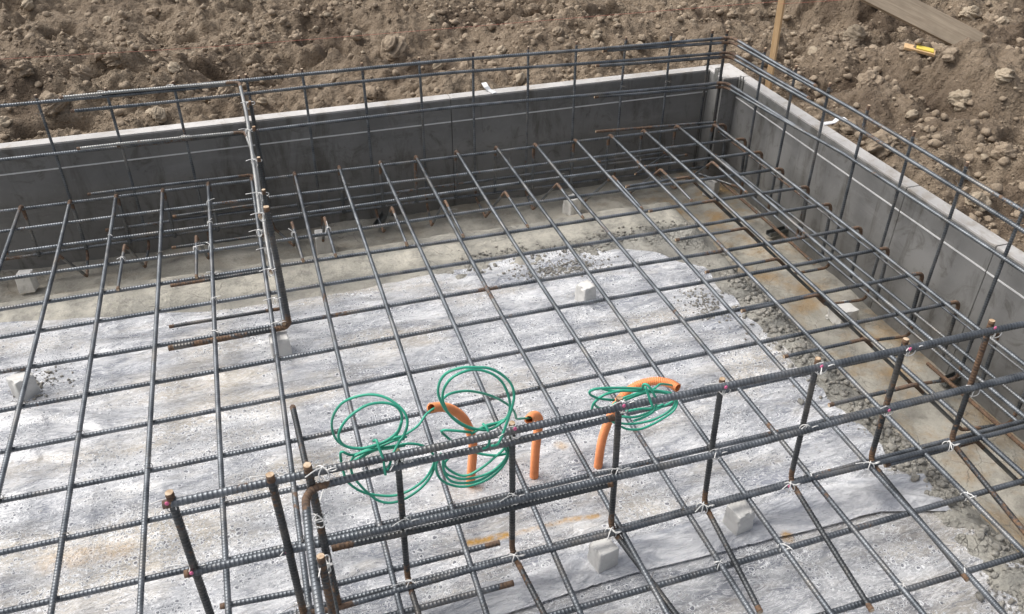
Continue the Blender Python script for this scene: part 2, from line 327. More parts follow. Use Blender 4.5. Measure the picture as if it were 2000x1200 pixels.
def tube_mesh(P, r, sides=8, step=.004, sub=True):
    P = np.array(P, float)
    if sub and len(P) > 2:   # Catmull-Rom through the points
        Q = np.vstack([2*P[0]-P[1], P, 2*P[-1]-P[-2]]); out = []
        for i in range(1, len(Q)-2):
            L_ = np.linalg.norm(Q[i+1]-Q[i]); n_ = max(2, int(L_/step))
            t = np.linspace(0, 1, n_, endpoint=False)[:, None]
            out.append(.5*((2*Q[i])+(-Q[i-1]+Q[i+1])*t+(2*Q[i-1]-5*Q[i]+4*Q[i+1]-Q[i+2])*t**2+(-Q[i-1]+3*Q[i]-3*Q[i+1]+Q[i+2])*t**3))
        P = np.vstack(out+[P[-1:]])
    V, F = sweep(P, r, sides); n_ = len(P)
    c = len(V); V = np.vstack([V, P[:1], P[-1:]])
    k = np.arange(sides); k2 = (k+1) % sides; o_ = (n_-1)*sides
    return V, F, np.vstack([np.stack([k2, k, np.full(sides, c)], 1), np.stack([o_+k, o_+k2, np.full(sides, c+1)], 1)])
def join_tubes(name, tubes):
    Vs = []; Fs = []; o = 0
    for V, F, T in tubes:
        Vs.append(V); Fs += (F+o).tolist()+(T+o).tolist(); o += len(V)
    return raw(name, np.vstack(Vs), Fs)
def box_vf(c, s, bev=0., rot=None, jit=0.):
    import bmesh
    bm = bmesh.new(); bmesh.ops.create_cube(bm, size=1)
    for v in bm.verts: v.co = Vector((v.co.x*s[0], v.co.y*s[1], v.co.z*s[2]))
    if bev: bmesh.ops.bevel(bm, geom=list(bm.edges), offset=bev, segments=2, affect='EDGES', profile=.6)
    V = np.array([v.co[:] for v in bm.verts]); bm.verts.index_update(); F = [[v.index for v in f.verts] for f in bm.faces]; bm.free()
    if rot is not None: V = V @ _rot(rot).T
    return V+np.array(c), F
def boxes(name, L_, m, parent=None):
    Vs = []; Fs = []; o = 0
    for a in L_:
        V, F = box_vf(*a); Vs.append(V); Fs += [[i+o for i in f] for f in F]; o += len(V)
    return link(name, raw(name, np.vstack(Vs), Fs, False), M[m], parent)
def ico(sub):
    import bmesh
    bm = bmesh.new(); bmesh.ops.create_icosphere(bm, subdivisions=sub, radius=1); V = np.array([v.co[:] for v in bm.verts]); bm.verts.index_update()
    F = np.array([[v.index for v in f.verts] for f in bm.faces]); bm.free(); return V, F
_ico = {s: ico(s) for s in (1, 2, 4, 5)}
def rock(sub, seed, rough=.35, flat=.7, cuts=7):
    V, F = _ico[sub]; V = V.copy(); r = np.random.default_rng(seed)
    for _ in range(cuts):   # broken faces
        nrm = r.normal(size=3); nrm /= np.linalg.norm(nrm); d = .62+.25*r.random(); h = V @ nrm; V -= np.maximum(h-d, 0)[:, None]*nrm*.9
    o = r.random(3)*50
    def n3(V, f): return vn(V[:, 0]*f+o[0]+V[:, 2]*1.3*f, V[:, 1]*f+o[1]-V[:, 2]*.9*f, seed % 30)
    d = rough*(n3(V, 1.6)+.55*n3(V, 3.7)+.35*n3(V, 8.1)+(.22*n3(V, 17)+.12*n3(V, 33) if sub > 2 else 0))
    V *= (1+d)[:, None]; V *= np.array([1, .75+.3*r.random(), flat]); return V, F
# ------------------------------------------------------------------ setting: soil sheet with the excavation cut out
WY, WX = .228, 3.595          # outer faces of the back and right formwork
def axis(a, b, fine, lo, hi, n_out):
    mid = np.arange(lo, hi, fine); L_ = lo-(np.geomspace(fine, lo-a, n_out))[::-1]; H = hi+np.geomspace(fine, b-hi, n_out); return np.r_[L_, mid, hi, H]
gx = axis(-60, 60, .0125, -1.6, 7.4, 46); gy = axis(-60, 60, .0125, -2.6, 5.6, 46)
gx[np.argmin(abs(gx-WX))] = WX; gy[np.argmin(abs(gy-WY))] = WY
GX, GY = np.meshgrid(gx, gy)
def soil_h(x, y, full=True):
    d = np.where(y > WY, np.where(x > WX, np.hypot(x-WX, y-WY), y-WY), x-WX)   # distance from the forms
    h = .125+.055*np.clip(d/.6, 0, 1)+.05*np.clip((d-.5)/2.5, 0, 1)
    h = h+.16*fbm(x, y, 1.1, 3, 1)
    rd = 1-np.abs(2*fbm(x, y, .55, 2, 5)); h = h+.035*(rd-.6)
    h = h+.09*fbm(x, y, .24, 3, 9)
    # the heap and the gully on the right
    h = h+.16*np.exp(-(((x-4.75)/.42)**2+((y+.55)/.33)**2))-.13*np.exp(-(((x-4.35)/.13)**2+((y+.45)/.42)**2))
    h = h-.10*np.exp(-(((x-4.15)/.2)**2+((y+.1)/.1)**2))+.06*np.exp(-(((x-5.2)/.5)**2+((y+1.3)/.6)**2))
    if full:
        h = h+.022*fbm(x, y, .07, 4, 14, .62)
        wob = .05*vn(x*7, y*7, 37); x_, y_ = x+wob, y-wob; am = .5+np.clip(1.4*fbm(x, y, .45, 3, 38)+.6, 0, 1.3)
        h = h+am*(.045*np.abs(vn(x_/.10, y_/.10, 18))+.032*np.abs(vn(x_/.052, y_/.052, 19))+.020*np.abs(vn(x_/.028, y_/.028, 22)))-.012
        c = fbm(x, y, .12, 2, 20); h = h+.028*np.clip(c-.12, 0, .3)/.3*(1+fbm(x, y, .03, 2, 25))
        h = h-.10*np.clip(fbm(x, y*1.5, .36, 3, 28)-.24, 0, .25)/.25*(d > .25)
    edge = np.clip(d/.10, 0, 1); lim = .185+.05*vn(x*9, y*9, 31)
    return np.where(d < .35, np.minimum(h, lim+np.clip(d-.05, 0, 1)*.7), h)
GZ = soil_h(GX, GY)
ny, nx = GX.shape
hole = (GX[:-1, :-1] < WX-1e-6) & (GY[:-1, :-1] < WY-1e-6) & (GX[:-1, :-1] > -2.9) & (GY[:-1, :-1] > -5.6)
idx = np.arange(nx*ny).reshape(ny, nx)
Fq = np.stack([idx[:-1, :-1], idx[:-1, 1:], idx[1:, 1:], idx[1:, :-1]], -1)[~hole]
used = np.zeros(nx*ny, bool); used[Fq.ravel()] = True; remap = np.cumsum(used)-1
SV = np.stack([GX, GY, GZ], -1).reshape(-1, 3)[used]
me = raw('ground_soil', SV, remap[Fq])
lowf = soil_h(SV[:, 0], SV[:, 1], False)
dm = np.clip((fbm(SV[:, 0], SV[:, 1], .5, 3, 33)-.12)*4, 0, 1)*.75  # darker soil colour: random patches, then the gully and hollows on the right
dm = np.maximum(dm, np.exp(-(((SV[:, 0]-4.33)/.13)**2+((SV[:, 1]+.5)/.42)**2))*1.0)
dm = np.maximum(dm, np.exp(-(((SV[:, 0]-4.15)/.24)**2+((SV[:, 1]+.1)/.12)**2)))
dm = np.maximum(dm, np.exp(-(((SV[:, 0]-3.95)/.3)**2+((SV[:, 1]+.75)/.16)**2))*.8)
attr(me, 'dark_soil', dm)
tag(link('ground_soil', me, M['soil']), kind='structure')
# setting: blinding concrete, slab level inside and a trench along both forms
SLAB, TR = -.100, -.372
bx = np.unique(np.r_[np.arange(-2.9, 3.595, .016), 3.595]); by = np.unique(np.r_[np.arange(-5.6, .228, .016), .228])
BX, BY = np.meshgrid(bx, by)
tx = np.clip((BX-2.83)/.30, 0, 1); ty = np.clip((BY+.60)/.30, 0, 1); t_ = np.maximum(tx, ty); t_ = t_*t_*(3-2*t_)
BZ = SLAB+(TR-SLAB)*t_+.012*fbm(BX, BY, .35, 4, 3)*(1+t_)+.005*fbm(BX, BY, .05, 3, 12)
crumbband = np.exp(-((BX-2.80-.05*vn(BY*3, BY*0, 4))/.10)**2)*(BY < -.85)+np.exp(-((BY+.90-.0)/.10)**2)*(BX > 1.6)*(BX < 2.9)
BZ += crumbband*(.012+.03*np.clip(fbm(BX, BY, .06, 3, 22), 0, 1))
BZ -= .006+.012*np.clip((2.70-BX)/.1, 0, 1)*np.clip((-.98-BY)/.1, 0, 1)
idx = np.arange(BX.size).reshape(BX.shape)
me = raw('concrete_floor', np.stack([BX, BY, BZ], -1).reshape(-1, 3), np.stack([idx[:-1, :-1], idx[:-1, 1:], idx[1:, 1:], idx[1:, :-1]], -1).reshape(-1, 4))
fx_, fy_ = BX.ravel(), BY.ravel()
attr(me, 'stain', np.clip((fx_-2.95)*5, 0, 1)*.95+.25*(fy_ > -.6), np.exp(-((fx_-2.98-.03*np.sin(fy_*9))/.11)**2)*(fy_ < -.8)+.35*np.exp(-((fy_+.72)/.12)**2), np.clip(crumbband.ravel()*1.3*np.clip(.6+1.6*fbm(fx_, fy_, .3, 3, 2), .1, 1), 0, 1)+.5*(np.hypot((fx_-1.95)/.45, (fy_+.52)/.16) < 1+.2*vn(fx_*9, fy_*9, 6)))
tag(link('concrete_floor', me, M['concrete']), kind='structure')
# ------------------------------------------------------------------ plastic film
def yb(x): return np.interp(x, [-2.9,.02,.29,.75,1.14,1.34,1.63,2.0,2.2,2.44,2.58,2.70,2.85], [-.72,-.745,-.80,-.90,-.93,-.92,-.90,-.875,-.87,-.925,-1.03,-1.16,-1.35])
def xr(y): return np.interp(y, [-5.6,-3.3,-2.75,-2.5,-2.24,-1.77,-1.3,-1.1,-.7], [2.98,2.9,2.83,2.79,2.756,2.74,2.73,2.72,2.72])
BL = [(0.79,-.02,1),(2.15,-1.27,1),(.976,-1.235,1),(1.73,-2.46,1),(2.14,-2.46,1),(-.02,-1.35,1)]
def film_z(X_, Y_):
    z = SLAB+.007+.006*fbm(X_, Y_, .30, 4, 8)
    for x0, y0, q in BL:    # tension folds running to each spacer block
        dx, dy = X_-x0, Y_-y0; rr = np.hypot(dx, dy)+1e-4; th = np.arctan2(dy, dx)
        z = z+.006*np.exp(-rr/.11)*np.clip(np.sin(th*11+3*vn(rr*8, th, 3)), 0, 1)*np.clip(rr/.05, 0, 1)
    s = X_*.26+Y_; z = z+.009*np.clip(np.sin(s*34+5*fbm(X_, Y_, .5, 2, 17)), 0, 1)*np.clip(fbm(X_, Y_, .6, 2, 30)*4+.3, 0, 1)
    er = np.clip(1-(xr(Y_)-X_)/.45, 0, 1); s2 = X_*.75+Y_*1.5+.12*fbm(X_, Y_, .4, 2, 18)   # diagonal folds where the sheet is pulled over the edge
    z = z+.009*er*np.clip(np.sin(s2*36), 0, 1)**2*np.clip(.7+2*fbm(X_, Y_, .5, 2, 27), 0, 1.3)
    return z+.012*np.clip(fbm(X_, Y_, .08, 3, 22), 0, 1)*np.exp(-((X_-xr(Y_)+.02)/.05)**2)
STN = [(PZ(x0,y0,SLAB), PZ(x1,y1,SLAB), w_, k_) for x0,y0,x1,y1,w_,k_ in ((912,1064,990,1048,.010,1.),(1000,1046,1100,1022,.007,.55),(1105,1020,1165,1012,.008,.8),(1533,1050,1540,1054,.012,.9),(1092,872,1100,874,.014,.5),(925,960,935,958,.012,.4),(100,1100,240,1075,.03,.35))]
def film_mesh(name, u0, u1, ylo, yhi, nu, nv, lift=0., edge=.012):
    u = np.linspace(0, 1, nu); v_ = np.linspace(0, 1, nv); U, V_ = np.meshgrid(u, v_)
    x0 = u0+U*(u1(0)-u0) if callable(u1) else u0+U*(u1-u0)
    lo = ylo(x0) if callable(ylo) else ylo; hi = yhi(x0) if callable(yhi) else yhi
    Y_ = lo+V_*(hi-lo); xe = xr(Y_); X_ = u0+U*(xe-u0)
    hi = yhi(X_) if callable(yhi) else yhi; lo = ylo(X_) if callable(ylo) else ylo
    hi = hi+edge*vn(X_*14, X_*0+3, 5); Y_ = lo+V_*(hi-lo); X_ = u0+U*(xr(Y_)+.03*vn(Y_*9, Y_*0, 6)-u0)
    Z_ = film_z(X_, Y_)+lift; idx = np.arange(X_.size).reshape(X_.shape)
    me = raw(name, np.stack([X_, Y_, Z_], -1).reshape(-1, 3), np.stack([idx[:-1, :-1], idx[:-1, 1:], idx[1:, 1:], idx[1:, :-1]], -1).reshape(-1, 4))
    S_ = np.zeros(X_.size); Q = np.stack([X_.ravel(), Y_.ravel()], 1)
    for a_, c_, w_, k_ in STN:
        a_, c_ = a_[:2], c_[:2]; d_ = c_-a_; t = np.clip(((Q-a_) @ d_)/(d_ @ d_), 0, 1); S_ = np.maximum(S_, k_*np.clip(1.6-np.linalg.norm(Q-a_-t[:, None]*d_, axis=1)/w_, 0, 1))
    attr(me, 'stain', S_); return me
seam = lambda x: np.interp(x, [-3, .6, 1.05, 1.8, 2.6, 3.1], [-2.64, -2.56, -2.53, -2.50, -2.515, -2.66])
o = link('plastic_film', film_mesh('film', -2.9, lambda q: 2.75, lambda x: seam(x)+.0, yb, 900, 340, 0.), M['film'])
tag(o, 'large sheet of misted plastic film under the mesh, up to the trench at the back', 'plastic film')
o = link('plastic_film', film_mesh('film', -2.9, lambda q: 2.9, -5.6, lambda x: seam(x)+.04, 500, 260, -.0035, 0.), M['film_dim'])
tag(o, 'duller sheet of plastic film in the foreground, nearest to the camera', 'plastic film')
o = link('film_overlap', film_mesh('film', .55, lambda q: 2.85, seam, lambda x: seam(x)+.095+.035*np.clip((x-1.4)/1.2, 0, 1), 300, 24, .005, .02), M['tape'])
tag(o, 'clear whitish strip of film lapping the two misted sheets in the foreground', 'plastic film')
# ------------------------------------------------------------------ formwork
FT = .222
def panel(label, x0, x1, y0, y1, along, line=True, mname='panel', joint=None):
    root = bpy.data.objects.new('formwork_panel', None); COL.objects.link(root); root.location = ((x0+x1)/2, (y0+y1)/2, TR)
    tag(root, label, 'formwork panel', 'grey formwork panels round the edge')
    def at(o): o.matrix_parent_inverse.identity(); o.location = -Vector(root.location); return o
    zc = (FT-.006+TR-.03)/2; hz = (FT-.006)-(TR-.03)
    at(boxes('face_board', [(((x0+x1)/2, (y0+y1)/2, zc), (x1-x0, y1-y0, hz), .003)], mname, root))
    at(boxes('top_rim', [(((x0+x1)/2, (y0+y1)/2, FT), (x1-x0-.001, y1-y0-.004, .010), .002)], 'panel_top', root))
    if line:
        if along == 'x': at(boxes('level_line', [(((x0+x1)/2, y0-.0012, .105), (x1-x0-.004, .003, .006))], 'line', root))
        else: at(boxes('level_line', [((x0-.0012, (y0+y1)/2, .118), (.003, y1-y0-.004, .006))], 'line', root))
    return root
IY, IX = .162, 3.532
panel('long grey formwork panel with a white line, left half of the back side', -3.0, 1.998, IY, WY, 'x')
panel('grey formwork panel with a white line, right half of the back side', 2.0, 3.44, IY, WY, 'x')
panel('short square corner formwork panel where the back and right sides meet', 3.442, WX, .016, WY, 'y', False)
panel('long grey formwork panel on the right side, next to the corner piece', IX, WX, -1.318, .014, 'y')
panel('short grey formwork panel on the right side between two dark joints', IX, WX, -1.80, -1.32, 'y')
panel('grey formwork panel leaving the photo at the right edge, beyond the second joint', IX, WX, -5.6, -1.802, 'y')
def bent_strip(name, pts, wdt, th, m, label, cat):
    P = np.array(pts, float); d = P[-1]-P[0]; d[2] = 0; d /= np.linalg.norm(d); s = np.array([-d[1], d[0], 0])*wdt/2; n_ = len(P)
    V = []; 
    for p, k in zip(P, [1, .8, 1.05, 1.05][:n_] if n_ <= 4 else [1]*n_): V += [p-s*k, p+s*k, p+s*k+[0, 0, th], p-s*k+[0, 0, th]]
    F = [[0, 1, 2, 3], [4*(n_-1)+3, 4*(n_-1)+2, 4*(n_-1)+1, 4*(n_-1)]]
    for i in range(n_-1):
        for a, c in ((0, 1), (1, 2), (2, 3), (3, 0)): F.append([4*i+c, 4*i+a, 4*i+4+a, 4*i+4+c])
    return tag(link(name, raw(name, V, F, False), M[m]), label, cat)
bent_strip('metal_clip', [PZ(966,183,.229), PZ(956,177,.232), PZ(950,171,.246), PZ(945,163,.249)], .026, .004, 'clip', 'flat white metal clip lying across the top of the back formwork', 'metal clip')
bent_strip('metal_clip', [PZ(1608,243,.229), PZ(1628,240,.232), PZ(1636,233,.242), PZ(1652,233,.246)], .030, .004, 'clip', 'flat white metal clip lying across the top of the right formwork beside a clod', 'metal clip')
# corner fixings
g1 = PZ(1436,150,.222)
o = boxes('corner_angle', [((3.442,.095,.215), (.004,.034,.075), .001), ((3.46,.112,.215), (.034,.004,.075), .001)], 'galv'); tag(o, 'upright steel angle on top of the formwork corner', 'steel fixing')
o = boxes('wedge_pin', [((3.528,-.035,.205), (.005,.008,.085), .001), ((3.528,-.008,.20), (.005,.008,.085), .001), ((3.5285,-.021,.165), (.005,.045,.02), .001)], 'galv'); tag(o, 'two pronged steel wedge pin joining the corner panel to the right panel', 'steel fixing')
def chan(px, py, ang, label):
    c = PZ(px, py, TR+.02); root = boxes('steel_bracket', [((0,0,0), (.13,.035,.004), .001), ((0,.017,.010), (.13,.004,.022), .001), ((0,-.017,.010), (.13,.004,.022), .001), ((-.05,0,.006), (.012,.012,.008), .002)], 'bracket')
    root.location = c; root.rotation_euler = (0, 0, ang); tag(root, label, 'steel bracket', 'steel brackets at the foot of the right formwork')
chan(1520, 455, R(8), 'small dark channel bracket on the trench floor, the farther one along the right formwork')
chan(1862, 741, R(10), 'small dark channel bracket on the trench floor, the nearer one along the right formwork')
chan(745, 432, R(60), 'small dark bracket on the trench floor under the back beam bars')
# ------------------------------------------------------------------ spacer blocks
def chip(V, F, s):
    import bmesh
    bm = bmesh.new(); vs2 = [bm.verts.new(v) for v in V]
    for f in F: bm.faces.new([vs2[i] for i in f])
    bmesh.ops.subdivide_edges(bm, edges=[e for e in bm.edges if e.calc_length() > s*.3], cuts=7, use_grid_fill=True); bmesh.ops.recalc_face_normals(bm, faces=list(bm.faces)); bm.normal_update(); bm.verts.index_update()
    V = np.array([v.co[:] for v in bm.verts]); N = np.array([v.normal[:] for v in bm.verts]); F = [[v.index for v in f.verts] for f in bm.faces]; bm.free()
    o_ = rng.random()*40; q = V/s
    d = .03*vn(q[:, 0]*2.2+o_+q[:, 2]*1.7, q[:, 1]*2.2-q[:, 2]*1.1, 3)+.02*vn(q[:, 0]*7+q[:, 2]*5, q[:, 1]*7+o_, 8)
    ed = np.sort(np.abs(V/np.abs(V).max(0)), 1)[:, 1] > .86; d = d-ed*np.clip(vn(q[:, 0]*4+q[:, 2]*3+o_, q[:, 1]*4-q[:, 2]*3, 12)-.12, 0, .3)*.35
    return V+N*(d*s)[:, None], F
def block(c, s, rz, label, tilt=0.):
    V, F = box_vf((0,0,0), s, .005); V[:, :2] *= (1-.07*(V[:, 2:3]/s[2])); V, F = chip(V, F, s[0])
    o = link('spacer_block', raw('spacer_block', V, F, False), M['block']); o.location = c; o.rotation_euler = (tilt, 0, rz)
    return tag(o, label, 'spacer block', 'concrete spacer blocks under the bars')
hb = .080
def bl(px, py, label, rz=0., s=.062, h=.080):   # pixel of the block's top centre
    c = PZ(px, py, -.016); block((c[0], c[1], -.016-h/2), (s, s*.95, h), rz, label)
bl(1145, 556, 'white concrete spacer block on the film in the middle of the mesh', R(20))
bl(544, 657, 'tall white spacer block under the near end of the middle beam bars', R(4), .068, .084)
bl(38, 735, 'white spacer block on the film near the left edge of the photo', R(38), .066)
bl(1448, 992, 'white spacer block in the foreground under the front beam, the right one of two', R(12))
bl(1180, 1064, 'white spacer block in the foreground under the front beam, the left one of two', R(10))
def blt(px, py, label, rz=0., s=.062, h=.07):
    c = PZ(px, py, TR+h); block((c[0], c[1], TR+h/2-.004), (s, s*.95, h), rz, label)
blt(45, 532, 'spacer block in the trench at the left edge of the photo', R(-8), .068, .09)
blt(628, 452, 'spacer block in the back trench, just right of the middle beam', R(-4), .07, .11)
blt(1118, 384, 'spacer block in the back trench, farthest from the left', R(20), .072, .10)
blt(1650, 598, 'wide spacer block in the right trench carrying a bent bar', R(6), .095, .075)
blt(1392, 350, 'spacer block in the trench close to the corner', R(35), .07, .09)
# ------------------------------------------------------------------ mesh of the slab
XB = [(.035,-.021),(-.163,-.022),(-.362,-.010),(-.574,-.007),(-.786,-.006),(-.975,-.004),(-1.186,-.005),(-1.397,.004),(-1.598,.002),(-1.808,.005),(-2.006,.005),(-2.199,-.003),(-2.420,.008),(-2.609,.004),(-2.795,-.002)]
YB = [(.002,.0),(.203,-.002),(.396,0.),(.596,-.002),(.794,-.004),(.993,0.),(1.187,-.006),(1.403,.001),(1.602,-.006),(1.775,-.014),(1.983,-.010),(2.193,-.001),(2.388,-.008),(2.606,.004),(2.800,.006),(2.987,-.002),(3.185,-.001),(3.384,-.004)]
ordn = ['first','second','third','fourth','fifth','sixth','seventh','eighth','ninth','tenth','eleventh','twelfth','thirteenth','fourteenth','fifteenth','sixteenth','seventeenth','eighteenth','nineteenth','twentieth']
GXB = 'mesh bars running left to right'; GYB = 'mesh bars running away from the camera'
xe_r = 3.468
for j, (a, k) in enumerate(XB):
    y_ = lambda x: a+k*x; z = -.0078
    x0 = -2.6 if j != 2 else PZ(10, 492, z)[0]
    if j >= 13: xe = 3.6
    P = [(x0, y_(x0), z)]+[(x, y_(x), z) for x in (.5, 1.5, 2.5)]
    if j < 16: P += [(xe_r, y_(xe_r), z), (xe_r+.006, y_(xe_r)-.012, -.27)]
    rebar('mesh_bar', P, f'slab mesh bar running left to right, hooked right end, {ordn[j]} from the back', group=GXB, ends=(1 if j == 2 else 0, 0), r=.0076, wear=.0, rustbend=.6)
for i, (a, k) in enumerate(YB):
    f = lambda y: a+k*y; z = .0072
    ye = .036 if i < 12 else -.0
    if i == 17: ye = -.035
    P = [(f(ye)-.004, ye+.006, -.26), (f(ye), ye, z)]+[(f(y), y, z) for y in (-1., -2., -3.)]+[(f(-4.6), -4.6, z)]
    rebar('mesh_bar', P, f'slab mesh bar running away from the camera, rusty far hook, {ordn[i]} from the left', group=GYB, ends=(0, 0), r=.0076, rustbend=.7, m='steel')
# ------------------------------------------------------------------ uprights along the forms, each bent up the haunch
bxs = [.19, .463, .738, 1.045, 1.29, 1.562, 1.83, 2.092, 2.37, 2.62, 2.885, 3.135]
GU = 'upright bars along the back formwork'; GR = 'upright bars along the right formwork'
for k, x in enumerate(bxs):
    px = [0.21,.458,.736,1.13,1.273,1.567,1.81,2.088,2.347,2.622,2.872,3.15][k]
    P = [(x+.004, .078, .478), (x, .074, -.300), (px-.004, -.135, -.300), (px, -.462, .004), (px+.02*(k==3)+random.uniform(-.006,.006), -.80, .004)]
    o = rebar('upright_bar', P, f'upright bar bent up the haunch, {ordn[k]} from the left along the back formwork', 'upright bar', GU, r=.0060, m='steel', rb=.028, rustbend=.95)
o = rebar('upright_bar', [(3.362,.06,.475),(3.36,.058,-.30)], 'plain upright bar standing just left of the formwork corner', 'upright bar', GU, r=.0066, m='steel_dark')
o = rebar('upright_bar', [(3.436,.040,.475),(3.434,.036,-.30)], 'thick plain upright bar standing in the formwork corner', 'upright bar', GU, r=.0075, m='steel_dark')
rys = [-.28, -.544, -.80, -1.066, -1.342, -1.625, -1.905, -2.17, -2.44]
tops_r = [(1493,94),(1555,128),(1638,167),(1702,210),(1787,257),None,None,None,None]
for k, y in enumerate(rys):
    T = [None,-.56,-.81,-1.07,-1.33,-1.606,-1.888,-2.146,-2.42][k]
    top = .480 if k < 2 else .488
    P = [(3.462, y, top), (3.472, y+.004, -.298)]
    if T is not None: P += [(3.285, T+.01, -.300), (2.975, T, -.002), (2.645, T-.008, -.002)]
    else: P += [(3.47, y, -.33)]
    rebar('upright_bar', P, f'upright bar bent across the trench, {ordn[k]} from the corner along the right formwork', 'upright bar', GR, r=.0064, m='steel', rb=.03, rustbend=1.0)
# ------------------------------------------------------------------ beam bars along the forms
yb_, xb_ = .058, 3.447
def bend(zb, x0, y1, dy=0.): return [(x0, yb_+dy, zb), (2.0, yb_-.012+dy, zb), (xb_, -.012+dy, zb), (xb_, y1, zb)]
GB = 'horizontal bars of the edge beam'
y_of = lambda px, py, z: PZ(px, py, z)[1]
rebar('beam_bar', [(PY(196,183,.05)[0], .058, .462), (2., .046, .458), (xb_-.006, -.012, .452), (xb_-.006, PX(1600,160,3.45)[1], .455)], 'top bar of the back edge beam, bent round the corner to a rusty end', 'beam bar', GB, rb=.05)
rebar('beam_bar', [(-2.6, .060, .455), (1.02, .052, .449)], 'top bar of the back edge beam leaving the photo at the left', 'beam bar', GB, ends=(0,1))
rebar('beam_bar', [(2.745, .028, .436), (3.438, -.020, .432), (3.444, -1., .445), (3.438, -2.6, .452)], 'top bar of the right edge beam, lapping back round the corner', 'beam bar', GB, ends=(1,0), rb=.045)
rebar('beam_bar', [(PY(136,212,.05)[0], .055, .400), (2., .05, .396), (3.44, -.01, .376), (xb_, PX(1584,185,3.45)[1], .385)], 'second bar of the back edge beam, ending just past the corner', 'beam bar', GB, rb=.05)
rebar('beam_bar', [(2.715, .035, .362), (3.436, -.018, .355), (3.447, -1., .386), (3.440, -2.6, .378)], 'second bar of the right edge beam, lapping back round the corner', 'beam bar', GB, ends=(1,0), rb=.045)
rebar('beam_bar', [(PY(227,283,.05)[0], .055, .222), (2., .05, .222), (3.44, -.01, .218), (xb_, PX(1578,255,3.45)[1], .232)], 'third bar of the back edge beam, ending with a cut rusty end on the right', 'beam bar', GB, rb=.05, r=.0078)
rebar('beam_bar', [(-2.6, .060, .223), (PY(478,248,.06)[0], .055, .214)], 'third bar of the back edge beam leaving the photo at the left', 'beam bar', GB, ends=(0,1), r=.0078)
rebar('beam_bar', [(2.72, .040, .198), (3.438, -.018, .196), (3.447, -1., .250), (3.440, -2.6, .262)], 'third bar of the right edge beam, lapping back round the corner', 'beam bar', GB, ends=(1,0), rb=.045)
# low bars in the trench
rebar('trench_bar', [(-2.6, .048, -.238), (1.6, .05, -.258), (3.44, .03, -.285)], 'lowest bar along the back trench', 'beam bar', GB, ends=(0,1), m='steel')
rebar('trench_bar', [(.302, .05, -.178), (1.9, .05, -.187), (3.3, .04, -.20)], 'second lowest bar along the back trench, with a rusty left end', 'beam bar', GB, m='steel')
rebar('trench_bar', [(2.745, .05, .004), (3.43, .01, -.012)], 'short rusty bar lapping under the mesh hooks near the corner', 'beam bar', GB, m='steel', wear=.25)
rebar('trench_bar', [PY(1167,317,.0), PY(1300,298,.0)], 'short lap bar with two rusty ends low in the back trench', 'beam bar', GB, r=.006, m='steel')
rebar('trench_bar', [PZ(1240,341,-.12), PZ(1302,301,-.14)], 'loose bar slanting across the back trench near the corner', 'beam bar', GB, r=.0045, m='steel')
rebar('trench_bar', [PZ(1222,367,-.03), PZ(1340,347,-.05), PZ(1370,344,-.25)], 'short rusty bar beside the mesh near the corner', 'beam bar', GB, r=.006, m='steel')
rebar('trench_bar', [(3.42, -.05, -.175), (3.45, -1., -.178), (3.45, -2.6, -.16)], 'second lowest bar along the right trench', 'beam bar', GB, ends=(1,0), m='steel')
rebar('trench_bar', [(3.30, -.06, -.26), (3.452, -.30, -.262), (3.446, -1.2, -.248), (3.44, -2.9, -.242)], 'lowest bar along the right trench', 'beam bar', GB, ends=(1,0), m='steel')
rebar('trench_bar', [(3.40, -.12, -.272), (3.40, -1.05, -.275)], 'rusty lap bar lying lowest in the far part of the right trench', 'beam bar', GB, m='steel_dark', wear=.35)
rebar('trench_bar', [(3.39, -1.82, -.268), (3.392, -2.9, -.265)], 'rusty lap bar lying lowest in the near part of the right trench', 'beam bar', GB, ends=(1,0), m='steel_dark', wear=.5)
rebar('trench_bar', [(3.425, -.04, -.045), (3.435, -1., -.05), (3.43, -2.6, -.05)], 'thin bar under the mesh hooks along the right formwork', 'beam bar', GB, ends=(1,0), m='steel', r=.0045, wear=.2)
# ------------------------------------------------------------------ middle beam, seen end on
GM = 'bars of the middle beam cage'
xm = 1.028
def Yz(px, py, z): return PZ(px, py, z)[1]
yE = -1.215
rebar('beam_bar', [PY(116,191,.045), PY(468,161,.045), (xm-.002, -.3, .444), (xm-.004, yE, .442)], 'pale top bar of the middle beam with its far end hooked to the left', 'beam bar', GM, m='steel_light', r=.0068, rb=.028)
rebar('beam_bar', [PY(150,291,.045), PY(478,257,.045), (xm, -.3, .235), (xm, yE-.01, .235)], 'second bar of the middle beam, its far end hooked to the left', 'beam bar', GM, m='steel_light', r=.0068, rb=.028)
rebar('beam_bar', [PY(171,380,.045), PY(492,341,.045), (xm+.006, -.3, .022), (xm+.008, yE-.02, .022)], 'lowest bar of the middle beam, its far end hooked to the left above the mesh', 'beam bar', GM, m='steel', r=.0066, rb=.028)
rebar('beam_bar', [PY(337,425,.05), PY(505,402,.05), (xm-.05, -.1, -.16)], 'short lap bar of the middle beam low in the back trench', 'beam bar', GM, m='steel', r=.006, rb=.02)
for k, (yu, tp) in enumerate([(-.255,.475),(-.53,.475),(-.822,.475),(-1.098,.48),(-1.228,.482)]):
    P = [(xm+.020, yu+.006, tp), (xm+.022, yu, .0), (.643, yu-.004, .002)]
    last = k == 4
    rebar('upright_bar', P, (f'upright bar of the middle beam with its foot turned left, {ordn[k]} from the back' if not last else 'thick rusty upright bar at the near end of the middle beam, foot turned left'), 'upright bar', 'upright bars of the middle beam', m='steel_dark', r=.0066 if not last else .0098, rb=.03, wear=.08 if not last else .14, pitch=.0088 if not last else .0105)
